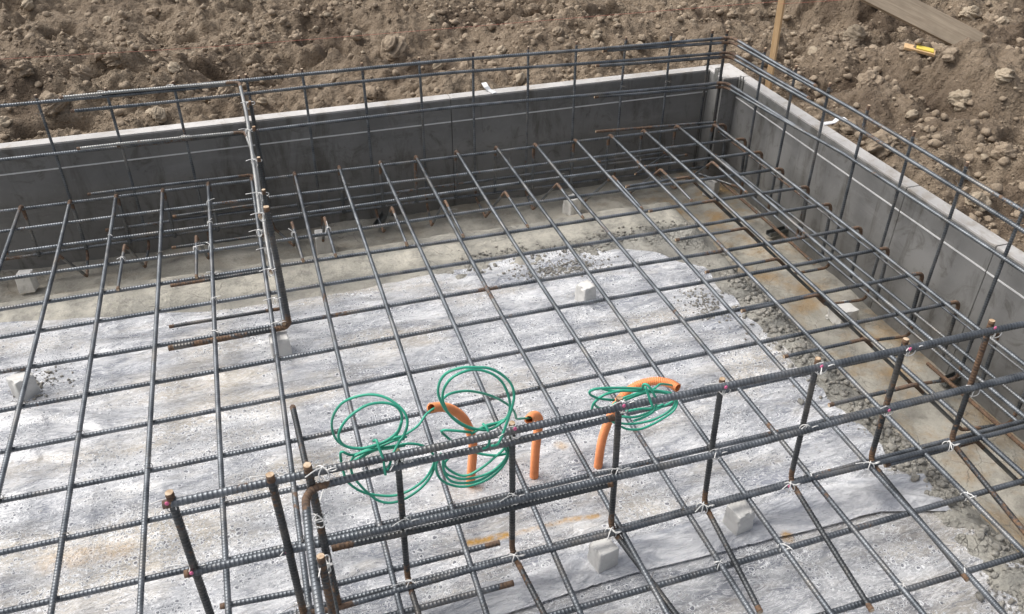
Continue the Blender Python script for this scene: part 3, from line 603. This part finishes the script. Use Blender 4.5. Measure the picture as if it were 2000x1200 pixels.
rebar('upright_bar', [(1.018,.066,.478),(1.016,.062,-.30)], 'upright bar at the far end of the middle beam, by the back formwork', 'upright bar', 'upright bars of the middle beam', m='steel_dark', r=.006)
# ------------------------------------------------------------------ front beam
GF = 'bars of the front beam'; yf = -2.424
def fb(pts, y=yf): return [PY(a, c, y) for a, c in pts]
FR = dict(r=.0090, pitch=.0098, sides=12)
rebar('front_beam_bar', fb([(318,987),(620,922),(820,881),(1020,837),(1200,797),(1600,717),(2060,622)]), 'thick top bar of the front beam, running above the cable coils', 'beam bar', GF, ends=(1,0), **FR)
p_ = fb([(640,943),(820,899),(1020,858),(1199,816)], yf+.004)
rebar('front_beam_bar', [(1.018,-4.6,.43),PZ(627,1200,.43),PZ(606,1052,.43),PZ(597,955,.428)]+p_[1:], 'bent bar with a rusty bend lapping under the top bar behind the cables', 'beam bar', GF, ends=(0,1), m='steel', wear=.05, rustbend=.6, **{**FR, 'rb': .045, 'r': .0082})
rebar('front_beam_bar', fb([(360,1122),(650,1055),(1000,976),(1400,886),(1734,801),(2060,722)]), 'thick middle bar of the front beam, halfway up the upright bars', 'beam bar', GF, ends=(1,0), **FR)
p_ = fb([(662,1068),(900,1016),(1196,945)], yf+.008)
rebar('front_beam_bar', [PY(648,1072,yf+.008)]+p_, 'straight lap bar tied under the middle bar of the front beam', 'beam bar', GF, ends=(3,1), m='steel_dark', wear=.08, **{**FR, 'r': .0082})
rebar('near_beam_bar', [PZ(633,1062,.21), PZ(641,1110,.21), PZ(660,1205,.21), (1.05,-4.6,.21)], 'slim rusty bar running toward the camera beside the corner bundle', 'beam bar', GF, ends=(1,0), m='steel_dark', wear=.25, r=.0062)
rebar('front_beam_bar', [PZ(x, y, .012) for x, y in ((200,1278),(513,1208),(650,1188),(923,1112),(1189,1046),(1545,948),(1850,871),(2080,812))], 'lowest bar of the front beam, lying on the mesh', 'beam bar', GF, ends=(0,0), r=.0075)
rebar('lap_bar', [PZ(x, y, -.004) for x, y in ((430,1185),(650,1144),(976,1060))], 'bar lying on the film in front, ending beside a rusty stain', 'steel bar', GF, ends=(1,2.5), r=.0075)
rebar('lap_bar', [PZ(x, y, -.004) for x, y in ((560,1252),(790,1196),(1003,1139))], 'short bar nearest the camera, ending on the clear strip of film', 'steel bar', GF, ends=(1,2.), r=.0075)
fu = [((330,962),None,None),((527,927),None,None),((775,880),(800,1150),(862,1300)),((1000,826),(1000,1095),(1080,1290)),((1210,777),(1190,1044),(1290,1260)),((1411,740),(1373,992),(1485,1196)),((1598,700),(1538,960),(1703,1193)),((1770,662),(1697,912),(1891,1133)),((1938,626),(1850,872),(2010,1050)),((2090,590),(2005,830),(2150,980))]
GFU = 'upright bars of the front beam'
lab = ['upright bar at the left end of the front beam with a tan cut top','upright bar of the front beam just left of the corner bundle','upright bar of the front beam beside the leftmost green cable coil','upright bar of the front beam between the middle cable coil and the second orange pipe','upright bar of the front beam rising through the right cable coil','upright bar of the front beam, first to the right of all the cable coils','upright bar of the front beam, second to the right of the cable coils','upright bar of the front beam, third to the right of the cable coils','rusty upright bar of the front beam nearest the right formwork','upright bar of the front beam beyond the right edge of the photo']
FUP = []
for k, (t, b0, f0) in enumerate(fu):
    tp = PZ(*t, .484) if k < 2 else PY(*t, -2.404)
    if b0 is None: bt = np.array([tp[0]+.004, tp[1], .0]); ft = bt+np.array([.015, -.36, 0])
    else:
        bt = PY(*b0, -2.404); bt[2] = .004; ft = PZ(*f0, .004); 
        if k in (2, 3, 4): ft = bt+np.array([.02+.03*(k-2), -.50, 0])
    tp[1] = bt[1]
    o = rebar('front_upright_bar', [tp, bt, ft], lab[k], 'upright bar', GFU, m='steel_dark', r=.0074 if k > 1 else .0086, wear=.24 if k == 8 else .10, rustbend=.6, rb=.03)
    FUP.append((o, tp, bt))
tp = PZ(600, 908, .49)
o = rebar('front_upright_bar', [tp, (tp[0]+.012, tp[1]-.004, .004), (tp[0]-.028, tp[1]+.76, .010)], 'thick corner upright bar of the front beam, foot turned away from the camera', 'upright bar', GFU, m='steel_dark', r=.0088, pitch=.0105, wear=.2)
rebar('front_upright_bar', [PZ(626,1086,.488),(PZ(626,1086,.488)[0]+.006,-2.675,.0),(1.06,-2.9,.0)], 'rusty upright bar with a pale cut top just in front of the corner bundle', 'upright bar', GFU, m='steel_dark', r=.0075, wear=.3)
rebar('near_beam_bar', [(1.045,-2.46,.20),(1.05,-2.9,.20),(1.052,-4.6,.20)], 'dark bar under the pale one running toward the camera', 'beam bar', GF, ends=(1,0), m='steel_dark', wear=.3, **FR)
# pink paint marks on the uprights of the front beam
def paint(o, c, s=(.0045,.0025,.0055)):
    V, F = _ico[2]; q = link('paint_mark', raw('paint_mark', V*np.array(s)+np.array(c), F), M['pink'], o); return q
for k, (o, tp, bt) in enumerate(FUP[:9]):
    for px, py in [[(326,984),(374,1120)],[(530,940),(560,1080)],[],[(1006,838)],[(1219,793)],[(1418,757)],[(1605,716),(1542,950)],[(1778,682),(1737,802)],[(1944,641)]][k]:
        c = PY(px, py, yf-.0085); paint(o, c)
# ------------------------------------------------------------------ wire ties
NT = [0]
def tie(c, m, label, group, size=.0125, tail=.045, seed=None, up=.6, curl=True, dirx=None):
    r = np.random.default_rng(seed if seed is not None else NT[0]); NT[0] += 1
    c = np.array(c, float); a = r.uniform(.5, 1.0); wr = .0009 if m == 'dark_wire' else .0015
    tubes = []
    t = np.linspace(0, 2*math.pi, 18)
    for sgn in (1, -1):     # a loop round the pair of bars
        ax = np.array([math.cos(a), sgn*math.sin(a), 0]); P = c+np.outer(np.cos(t)*size, ax)+np.outer(np.sin(t)*size*1.15, [0, 0, 1])+ax[[1, 0, 2]]*.001
        tubes.append(tube_mesh(P, wr, 5, .004, False)); 
        if m == 'dark_wire': break
    ang = r.uniform(0, 2*math.pi) if dirx is None else dirx; d = np.array([math.cos(ang)*.9, math.sin(ang)*.9-.2, up*r.uniform(.2, 1.)]); d /= np.linalg.norm(d)
    s = c+np.array([0, 0, size]); L_ = tail*r.uniform(.6, 1.25)
    P = [s, s+d*L_*.4+[0, 0, .002], s+d*L_+[0, 0, -.003]]
    tubes.append(tube_mesh(P, wr, 5, .006))
    if curl:
        e = s+np.array([-d[0], -abs(d[1])-.3, -.2])*.012; R_ = r.uniform(.005, .0075)*(1 if m == 'dark_wire' else 1.35); t = np.linspace(0, 2*math.pi*1.15, 16)
        u = np.array([1, 0, 0.]); v_ = np.array([0, -.45, .9])
        ring = e+np.outer(np.cos(t)-1, u)*-R_+np.outer(np.sin(t), v_)*R_
        tubes.append(tube_mesh(np.vstack([[s], ring]), wr, 5, .003, False))
    o = link('wire_tie', join_tubes('wire_tie', tubes), M[m]); return tag(o, label, 'wire tie', group)
GT = 'white wire ties on the front beam'
lev = ['top', 'middle', 'lowest']
where = ['left end upright','upright just left of the corner bundle','upright by the leftmost cable coil','upright between the middle coil and the second pipe','upright in the right cable coil','first upright right of the coils','second upright right of the coils','third upright right of the coils','rusty upright nearest the right formwork']
tp_ = {0:[(335,985),(378,1112),None],1:[(533,942),(566,1078),(585,1188)],2:[(781,905),(795,1022),(803,1143)],3:[(1005,845),(1003,975),(1005,1093)],4:[(1216,795),(1207,925),(1193,1042)],5:[(1415,760),(1398,888),(1372,993)],6:[(1603,720),(1574,840),(1542,952)],7:[(1776,685),(1733,803),(1697,912)],8:[(1945,650),(1902,765),(1852,872)]}
for k, L_ in tp_.items():
    for q, pt in enumerate(L_):
        if pt is None: continue
        c = PY(*pt, yf+.008) if q < 2 else PZ(*pt, .012)
        tie(c, 'white_wire', f'white tie, {lev[q]} front beam bar, {where[k]}', GT, .0155, .05, 100+k*7+q, .5, dirx=[3.3,2.9,3.9,3.5][(k+q) % 4])
for q, pt in enumerate([(632,925),(620,1018),(633,1104)]): tie(PY(*pt, yf-.02 if q < 2 else -2.65), 'white_wire', f'white wire tie on the front corner bundle, {ordn[q]} from the top', GT, .018, .06, 300+q, .4)
for q, pt in enumerate([(484,203),(484,256),(497,315),(508,381),(512,420),(506,452),(523,487),(528,528),(537,585),(543,632)]):
    zz = [.45,.45,.45,.45,.44,.1,.05,.24,.02,.02][q]
    tie(PZ(*pt, zz)+np.array([0,0,-.008]), 'white_wire', f'white wire tie on the middle beam bundle, {ordn[q]} from the far end', 'white wire ties on the middle beam', .0135, .04, 320+q, .3, dirx=3.2)
xy = lambda i, j: (lambda y0: (YB[i][0]+YB[i][1]*y0, XB[j][0]+XB[j][1]*(YB[i][0])))(XB[j][0])
rt = np.random.default_rng(5)
white_at = {(4,1),(4,2),(4,3),(4,4),(4,5),(4,6),(4,12),(2,2),(11,13),(12,12),(13,14),(12,14),(14,13),(10,13)}
for i in range(18):
    for j in range(15):
        if (i, j) in white_at or ((i+j) % 2 == 0 and rt.random() < .72):
            x, y = xy(i, j)
            if y < -2.62 and x < 1.0: continue
            if x > 2.9 and j >= 13: continue
            wt = (i, j) in white_at
            tie((x, y, 0), 'white_wire' if wt else 'dark_wire', f'{"white" if wt else "thin grey"} wire tie, {ordn[i]} bar from left over {ordn[j]} cross bar from back', 'wire ties on the slab mesh', .0125, .03, 500+i*20+j, .7, curl=rt.random() < .55)
for k, x in enumerate(bxs):
    for q, z in enumerate((.455, .39, .22)):
        if (k+q) % 4 == 3 and q < 2: continue
        tie((x, .066, z), 'white_wire' if (k in (1, 2) and q != 1) else 'dark_wire', f'wire tie, {["top","second","third"][q]} edge bar, {ordn[k]} upright from the left along the back', 'wire ties on the edge beams', .0105, .03, 900+k*3+q, .4, curl=rt.random() < .4, dirx=3.+rt.random())
for k, y in enumerate(rys[:7]):
    for q, z in enumerate((.45, .385, .245)):
        tie((3.455, y, z), 'dark_wire', f'wire tie, {["top","second","third"][q]} edge bar, {ordn[k]} upright from the corner on the right', 'wire ties on the edge beams', .0105, .03, 960+k*3+q, .4, curl=rt.random() < .4)
for k, x in enumerate([.458,.736,1.13,1.273,1.567,1.81,2.088,2.347,2.622,2.872]):
    tie((x, -.576, .002), 'white_wire' if k in (0,1,2,3) else 'dark_wire', f'wire tie on the {ordn[k]} short haunch bar from the left', 'wire ties on the slab mesh', .0125, .035, 1000+k, .6, curl=False)
# ------------------------------------------------------------------ orange conduits
def conduit(pts, y, label, r=.0122, fwd=.07):
    n0 = len(pts); P = np.array([PY(a, c, y-fwd*max(0, (i-(n0-4))/3)**1.5) for i, (a, c) in enumerate(pts)]); P[0][2] = SLAB-.01
    V, F, T = tube_mesh(P, r, 4, .002); n_ = len(V)//4
    C = V[:-2].reshape(-1, 4, 3).mean(1); d = np.r_[0, np.cumsum(np.linalg.norm(np.diff(C, axis=0), axis=1))]
    s = np.arange(0, d[-1], .0011); C2 = np.stack([np.interp(s, d, C[:, k]) for k in range(3)], 1)
    prof = np.clip(np.sin(s/.0058*2*math.pi)*1.6, -1, 1)*.0012
    Vo, Fo = sweep(C2, r+prof, 20); m0 = len(C2)-1
    inner = np.arange(m0, max(0, m0-90), -3); Vi, Fi = sweep(C2[inner], r*.84, 20)
    # rim joins the outer wall to the inner wall
    Fo = Fo.tolist(); off = len(Vo); Fo += (Fi+off).tolist()
    a0 = m0*20
    # match nearest inner start for each outer rim vertex
    ri = Vi[:20]; k0 = int(np.argmin(np.linalg.norm(ri-Vo[a0], axis=1)))
    k1 = int(np.argmin(np.linalg.norm(ri-Vo[a0+1], axis=1))); sg = 1 if (k1-k0) % 20 == 1 else -1
    for k in range(20): Fo.append([a0+k, a0+(k+1) % 20, off+(k0+sg*(k+1)) % 20, off+(k0+sg*k) % 20])
    o = link('conduit_pipe', raw('conduit_pipe', np.vstack([Vo, Vi]), Fo), M['orange'])
    tag(o, label, 'conduit pipe', 'orange conduit pipes rising through the film'); return P
c1 = conduit([(918,952),(922,905),(924,872),(917,840),(903,815),(880,799),(860,795),(842,797)], -2.06, 'long orange corrugated pipe bent over to the left, leftmost of three')
c2 = conduit([(1043,932),(1046,880),(1051,840),(1053,823),(1048,813),(1040,813),(1033,820)], -2.085, 'short orange corrugated pipe with a tight top bend, middle of three')
c3 = conduit([(1168,907),(1176,860),(1192,815),(1213,778),(1240,755),(1275,745),(1305,748),(1324,758)], -2.10, 'orange corrugated pipe curving right under the flat coil, rightmost of three')
# ------------------------------------------------------------------ green cables
def cable(ox, oy, k, parts, label, r=.0031):
    tb = []
    for n_, (pts, ya, yb2) in enumerate(parts):
        q = np.array(pts, float); m_ = len(q); P = []
        for i, (a, c) in enumerate(q):
            t = i/(m_-1); yy = ya+(yb2-ya)*t+.004*math.sin(i*1.3+n_)
            P.append(PY(ox+a/k, oy+c/k, yy))
        tb.append(tube_mesh(P, r, 8, .006))
    o = link('cable_coil', join_tubes('cable_coil', tb), M['green']); return tag(o, label, 'coiled cable', 'green cable coils hung on the front beam')
cable(620, 700, 5, [
 ([(1170,470),(1130,495),(1060,550),(990,650),(900,720),(780,785),(640,850),(500,880),(380,885),(250,850),(170,770),(140,650),(165,540),(240,440),(350,385),(500,355),(640,375),(760,440),(850,530),(880,630),(850,740),(790,830),(740,930),(705,1040),(680,1090)], -2.12, -2.44),
 ([(740,800),(800,700),(825,600),(810,520),(740,455),(620,435),(480,460),(350,540),(260,630),(210,730),(215,800),(280,860),(420,880),(560,850),(680,800),(780,720),(822,620)], -2.38, -2.395),
 ([(232,1010),(225,930),(250,915),(320,945),(400,930),(560,860),(700,800),(800,765),(870,770)], -2.39, -2.38),
 ([(330,1010),(360,960),(480,910),(620,880),(760,855),(900,835),(1010,850),(1100,900),(1140,980),(1120,1070),(1040,1190),(900,1290),(760,1340),(600,1340),(450,1310),(330,1240),(270,1160),(240,1040)], -2.385, -2.37),
 ([(360,1000),(480,930),(620,860),(760,800),(850,790)], -2.375, -2.385),
 ([(400,980),(560,900),(700,880),(860,850)], -2.37, -2.38),
 ([(1150,960),(1130,1100),(1040,1240),(880,1360),(740,1410),(620,1400),(520,1340),(400,1220),(340,1130),(320,1020)], -2.375, -2.385),
 ([(545,810),(575,800),(600,870),(640,980),(655,1080),(665,1140)], -2.40, -2.445)],
 'green cable coil hanging on the front beam, leftmost of three')
cable(620, 700, 5, [
 ([(1740,640),(1560,695),(1400,645),(1280,540),(1210,430),(1178,330),(1200,220),(1270,140),(1400,95),(1540,90),(1680,100),(1800,160),(1890,250),(1920,360),(1900,480),(1860,600),(1810,740),(1760,840),(1700,855)], -2.385, -2.445),
 ([(1830,610),(1700,690),(1600,700),(1450,660),(1300,560),(1235,450),(1222,360),(1255,260),(1330,180),(1450,125),(1560,112),(1700,150),(1800,230),(1860,350),(1880,470),(1850,580),(1760,630),(1640,660),(1500,740)], -2.395, -2.385),
 ([(1222,400),(1300,345),(1450,320),(1600,340),(1750,390),(1880,470),(1930,540),(1945,590),(2000,590),(2090,582)], -2.38, -2.14),
 ([(1500,725),(1400,713),(1230,703),(1222,730),(1300,800)], -2.39, -2.38),
 ([(1210,930),(1160,1040),(1180,1150),(1260,1220),(1400,1255),(1550,1230),(1700,1160),(1820,1040),(1870,920),(1835,830)], -2.385, -2.38),
 ([(1330,930),(1245,1020),(1275,1080),(1380,1140),(1480,1140),(1620,1060),(1740,960),(1825,880),(1820,820)], -2.375, -2.39),
 ([(1240,930),(1225,1040),(1250,1120),(1330,1160),(1430,1180),(1600,1150),(1740,1080),(1850,950),(1800,820)], -2.37, -2.395),
 ([(1230,960),(1235,1100),(1290,1190),(1400,1220),(1560,1200),(1720,1110),(1860,960),(1850,840)], -2.39, -2.385),
 ([(1460,890),(1600,935),(1740,950),(1840,935)], -2.38, -2.38),
 ([(1615,640),(1660,690),(1682,790),(1665,860),(1620,882)], -2.40, -2.44)],
 'green cable coil hanging over the front beam, the tall middle one of three')
cable(1000, 700, 5, [
 ([(1620,275),(1580,268),(1510,255),(1440,255),(1380,300),(1200,350),(1060,400),(960,470),(860,488),(805,445),(850,385),(960,335),(1150,305),(1350,310),(1560,345),(1612,430),(1570,520),(1420,620),(1260,690),(1140,695),(1050,660),(950,600)], -2.15, -2.375),
 ([(1310,300),(1100,290),(860,295),(765,320),(770,360),(860,395),(1000,410)], -2.39, -2.385),
 ([(778,505),(800,440),(880,370),(1000,330),(1200,310),(1450,322),(1585,395),(1590,450),(1530,520),(1380,600),(1200,640),(1060,635),(955,590)], -2.38, -2.38),
 ([(1060,570),(1200,575),(1350,525),(1500,460),(1575,420)], -2.375, -2.38),
 ([(1110,520),(1250,495),(1370,490),(1480,450)], -2.37, -2.38),
 ([(1020,440),(1150,390),(1300,340),(1420,330),(1540,350)], -2.385, -2.375),
 ([(880,300),(1000,320),(1160,318),(1320,325)], -2.375, -2.39),
 ([(1275,300),(1285,255),(1330,265),(1385,350),(1412,430),(1380,520),(1280,580),(1190,612)], -2.40, -2.44),
 ([(1300,275),(1335,370),(1380,490)], -2.43, -2.445)],
 'green cable coil bunched flat over the front beam, rightmost of three')
# ------------------------------------------------------------------ things out on the soil
def soil_z(x, y): return float(soil_h(np.array([x]), np.array([y]))[0])
def ground_at(px, py):
    z = .2
    for _ in range(12): p = PZ(px, py, z); z = soil_z(p[0], p[1])*.6+z*.4
    p[2] = soil_z(p[0], p[1]); return p
p0 = PZ(1500, 172, .14); tpk = PY(1540, -80, p0[1])
d = tpk-p0; L_ = float(np.linalg.norm(d)); 
o = boxes('wooden_stake', [((0,0,L_/2-.15), (.030,.030,L_+.3), .001)], 'stake'); o.location = p0
o.rotation_euler = Vector(d).to_track_quat('Z', 'Y').to_euler(); o.rotation_euler.rotate_axis('Z', R(38)); tag(o, 'square new pine stake standing in the soil behind the formwork corner', 'wooden stake')
pa = PZ(1700, -18, .50); pb_ = PZ(1945, 106, .14); d = pb_-pa; L_ = float(np.linalg.norm(d)); X_ = d/L_
toc = CAM-(pa+pb_)/2; toc = toc-X_*(toc@X_); toc /= np.linalg.norm(toc); toc = toc*.72+np.array([0,0,.7]); toc -= X_*(toc@X_); toc /= np.linalg.norm(toc); Yv = np.cross(toc, X_)
V, F = box_vf((0,0,0), (L_+1.7,.165,.018), .001)
o = link('wooden_plank', raw('wooden_plank', V, F, False), M['plank']); from mathutils import Matrix
o.matrix_world = Matrix([[X_[0],Yv[0],toc[0],(pa+pb_)[0]/2-X_[0]*.0],[X_[1],Yv[1],toc[1],(pa+pb_)[1]/2-X_[1]*.0],[X_[2],Yv[2],toc[2],(pa+pb_)[2]/2-X_[2]*.0],[0,0,0,1]])
tag(o, 'weathered grey brown plank slanting down into the soil heap at the upper right', 'wooden plank')
g = ground_at(1795, 101)
root = bpy.data.objects.new('wood_offcut', None); COL.objects.link(root); root.location = (g[0], g[1], g[2]+.032); root.rotation_euler = (R(10), R(8), R(-38)); tag(root, 'thin wood offcut with bright yellow paint on one half, lying on the soil', 'wood offcut')
boxes('bare_wood', [((0,0,0), (.16,.052,.014), .001)], 'stake', root); boxes('yellow_face', [((.025,.006,.009), (.09,.040,.008), .001)], 'yellow', root)
p = PZ(1855, 2, .20)
o = boxes('concrete_kerb', [((p[0]+.1, p[1]+.16, .14), (1.5, .26, .24), .008, (0,0,R(-8)))], 'kerb'); tag(o, 'pale grey concrete kerb at the top edge of the photo, beyond the plank', 'concrete kerb')
# string line pulled to the stake
A_ = PY(-120, 127, 1.0); B_ = PY(1510, 4, 1.0)
sp0 = [A_, PY(0,116,1.0), PY(400,93,.98), PY(800,62,.95), PY(1200,30,.85), PY(1515,5,.30)]
q0 = PY(1524, 5, p0[1]); zs = q0[2]
def on(px, py, y): return PY(px, py, y)
pts = [on(-250,134,.90), on(0,116,.86), on(400,92.5,.75), on(800,62,.58), on(1200,29,.36), on(1521,3,p0[1]-.02)]
o = link('string_line', join_tubes('string_line', [tube_mesh(pts, .0009, 5, .05)]), M['string']); tag(o, 'thin red string line stretched over the soil to the pine stake', 'string line')
o = link('string_line', join_tubes('string_line', [tube_mesh([on(1523,8,p0[1]-.02), on(1620,2,p0[1]-.1), on(1760,-8,p0[1]-.25)], .0009, 5, .05)]), M['string']); tag(o, 'short red string going right from the pine stake', 'string line')
# clods and stones one can point at
CL = [ # px, py, size(m), kind, label
(227,117,.095,0,'large rounded brown clod below the red string, upper left'),(165,152,.085,0,'tall brown clod with a shaded right side, left of the middle of the left half'),(577,68,.085,0,'brown clod touching the red string at the top, left half'),
(340,134,.055,1,'pale stone just above the top bar near the third upright bar'),(252,160,.045,1,'small pale stone between two brown clods, just above the top bar at the left'),(308,226,.075,1,'pale angular stone against the back formwork at the left'),
(448,186,.095,0,'broad brown clod partly behind the far end of the middle beam'),(512,200,.045,1,'pale pointed stone right of the far end of the middle beam'),(122,232,.120,0,'huge brown clod touching the back formwork at the left'),
(9,240,.060,1,'pale clod at the left edge just above the formwork'),(58,12,.085,1,'pale clod at the top left of the photo'),(62,30,.060,1,'flat pale stone under the pale clod at the top left'),
(766,90,.130,0,'largest knobbly clod standing below the red string in the middle'),(697,77,.055,1,'pale clod left of the largest knobbly clod'),(844,37,.045,1,'small pale pyramid shaped stone near the top, middle'),
(1090,58,.060,0,'brown clod above the top bar with a dark hollow at its left'),(725,180,.070,0,'round clod behind the second beam bar left of the middle'),(856,130,.060,1,'flat clod between the top two beam bars, left of the white clip'),
(910,132,.058,0,'dark topped clod between the top two beam bars near the white clip'),(980,100,.058,1,'pale clod just above the top bar near the middle'),(1016,157,.065,1,'pale lumpy clod on the soil right of the white clip'),
(1163,74,.060,1,'pale clod just above the top bar in the right half of the back side'),(1667,68,.095,1,'pale smooth stone left of the plank'),(1663,92,.075,0,'brown clod under the pale smooth stone'),
(1892,27,.100,1,'pale round stone right of the plank'),(1932,44,.095,0,'brown clod in the upper right corner of the photo'),(1955,42,.055,1,'pale stone beside the brown clod in the upper right corner'),
(1835,94,.095,0,'dark brown clod below the plank'),(1862,99,.055,0,'small clod between the plank and the dark brown clod'),(1552,182,.060,1,'small reddish stone by the right formwork near the pine stake'),
(1876,192,.100,1,'pale brown clod in the gully on the right'),(1655,252,.070,0,'round clod beside the white clip on the right formwork'),(1722,288,.110,0,'large clod touching the right formwork below the white clip'),
(1700,160,.090,0,'broken clod over the dark hollow on the right'),(1903,398,.075,1,'upright pale clod near the right formwork at the right edge'),(1588,100,.060,1,'pale clod right of the pine stake'),
(1842,155,.065,0,'clod on the crest above the gully'),(1760,60,.055,0,'small brown clod under the left part of the plank'),(1700,30,.07,0,'round clod close to the plank\'s upper end'),
(1960,145,.075,1,'pale clod at the right edge above the gully'),(1430,28,.065,0,'brown clod near the top, left of the pine stake'),(1330,70,.055,0,'brown clod above the top bar near the corner'),
(1250,95,.050,1,'pale clod between the top two beam bars near the corner'),(400,60,.060,0,'brown clod near the red string, left half'),(60,165,.075,0,'brown clod at the left edge between the string and the top bar'),
(640,215,.055,0,'brown clod right above the back formwork, left of the middle'),(1100,165,.050,0,'clod right above the back formwork in the middle'),(1960,300,.07,0,'brown clod at the right edge of the photo'),(1780,225,.055,1,'pale flat clod on the slope right of the white clip'),
(1040,18,.07,0,'brown clod at the top edge in the middle'),(300,25,.07,0,'brown clod at the top edge in the left half'),(210,40,.05,1,'small pale clod at the top, left')]
for n_, (px, py, s, kd, label) in enumerate(CL):
    p = ground_at(px, py+s*60); V, F = rock(5 if s > .07 else 4, 50+n_, .62 if not kd else .45, .85, 4)
    V = V*s*.62; a = random.random()*6.28; V = V @ _rot((random.uniform(-.3,.3), random.uniform(-.3,.3), a)).T
    o = link('soil_clod' if not kd else 'pale_stone', raw('clod', V, F), M['stone' if kd else 'clod']); o.location = (p[0], p[1], p[2]+s*.18)
    tag(o, label, 'clod' if not kd else 'stone', 'clods and stones on the soil')
# loose crumbs, uncountable
protos = [rock(2, 300+i, .75, .75, 6) for i in range(10)]
def scatter(name, m, label, P, S, smooth=True):
    Vs = []; Fs = []; o_ = 0
    for p, s in zip(P, S):
        V, F = protos[int(rng.integers(10))]; a = rng.random()*6.28; c_, s_ = math.cos(a), math.sin(a)
        Q = V*s; Q = np.stack([Q[:, 0]*c_-Q[:, 1]*s_, Q[:, 0]*s_+Q[:, 1]*c_, Q[:, 2]], 1)+p; Vs.append(Q); Fs.append(F+o_); o_ += len(V)
    o = link(name, raw(name, np.vstack(Vs), np.vstack(Fs), smooth), M[m]); return tag(o, label, name.replace('_', ' '), kind='stuff')
N_ = 15000
X_ = rng.uniform(-1.3, 7.2, N_*3); Y_ = rng.uniform(-2.3, 4.6, N_*3); ok = ((Y_ > WY+.015) | (X_ > WX+.015)); dn = np.clip(fbm(X_, Y_, .5, 3, 35)*1.5+.5, .12, 1)*np.where(np.hypot(X_-1, Y_+3.7) > 6, .55, 1); ok &= rng.random(len(X_)) < dn
X_, Y_ = X_[ok][:N_], Y_[ok][:N_]; S_ = .004+.024*rng.random(len(X_))**5+.004*rng.random(len(X_))
Z_ = soil_h(X_, Y_)
half = rng.random(len(X_)) < .88
scatter('soil_crumbs', 'clod', 'loose brown crumbs and small clods all over the bare soil', np.stack([X_, Y_, Z_+S_*.25], 1)[half], S_[half])
scatter('small_stones', 'stone', 'small pale stones sprinkled over the bare soil', np.stack([X_, Y_, Z_+S_*.3], 1)[~half], S_[~half]*.75)
def bz(x, y):
    i = np.clip(((x+2.9)/.016).astype(int), 0, len(bx)-1); j = np.clip(((y+5.6)/.016).astype(int), 0, len(by)-1); return BZ[j, i]
n_ = 5200
ycr = rng.uniform(-3.1, -.85, n_); xcr = 2.80+rng.normal(0, .055, n_)+.02*np.sin(ycr*7)
keep = rng.random(n_) < np.clip(.25+2.4*fbm(xcr, ycr, .22, 3, 7), .03, 1); xcr, ycr = xcr[keep], ycr[keep]
x2 = rng.uniform(1.75, 2.85, 700); y2 = -.86+rng.normal(0, .045, 700)+.05*vn(x2*4, x2*0, 3)
x3 = 2.17+rng.normal(0, .10, 420); y3 = -1.02+rng.normal(0, .035, 420)-.1*(x3-2.17)
x4 = 2.62+rng.normal(0, .04, 200); y4 = -1.42+rng.normal(0, .06, 200)
x5 = .20+rng.normal(0, .045, 130); y5 = -1.17+rng.normal(0, .05, 130)
xs = np.r_[xcr, x2, x3, x4, x5]; ys = np.r_[ycr, y2, y3, y4, y5]; S_ = np.r_[.0025+.012*rng.random(len(xcr))**5, .002+.007*rng.random(700)**3, .0025+.005*rng.random(420)**2, .002+.004*rng.random(200), .002+.006*rng.random(130)**2]
zf = np.where((xs < xr(ys)) & (ys < yb(xs)), film_z(xs, ys), bz(xs, ys))
scatter('mortar_crumbs', 'crumb', 'grey mortar crumbs and rubble along the edge of the plastic film', np.stack([xs, ys, zf+S_*.3], 1), S_, False)
print('objects', len(bpy.data.objects), 'bars', NBAR[0], 'ties', NT[0])
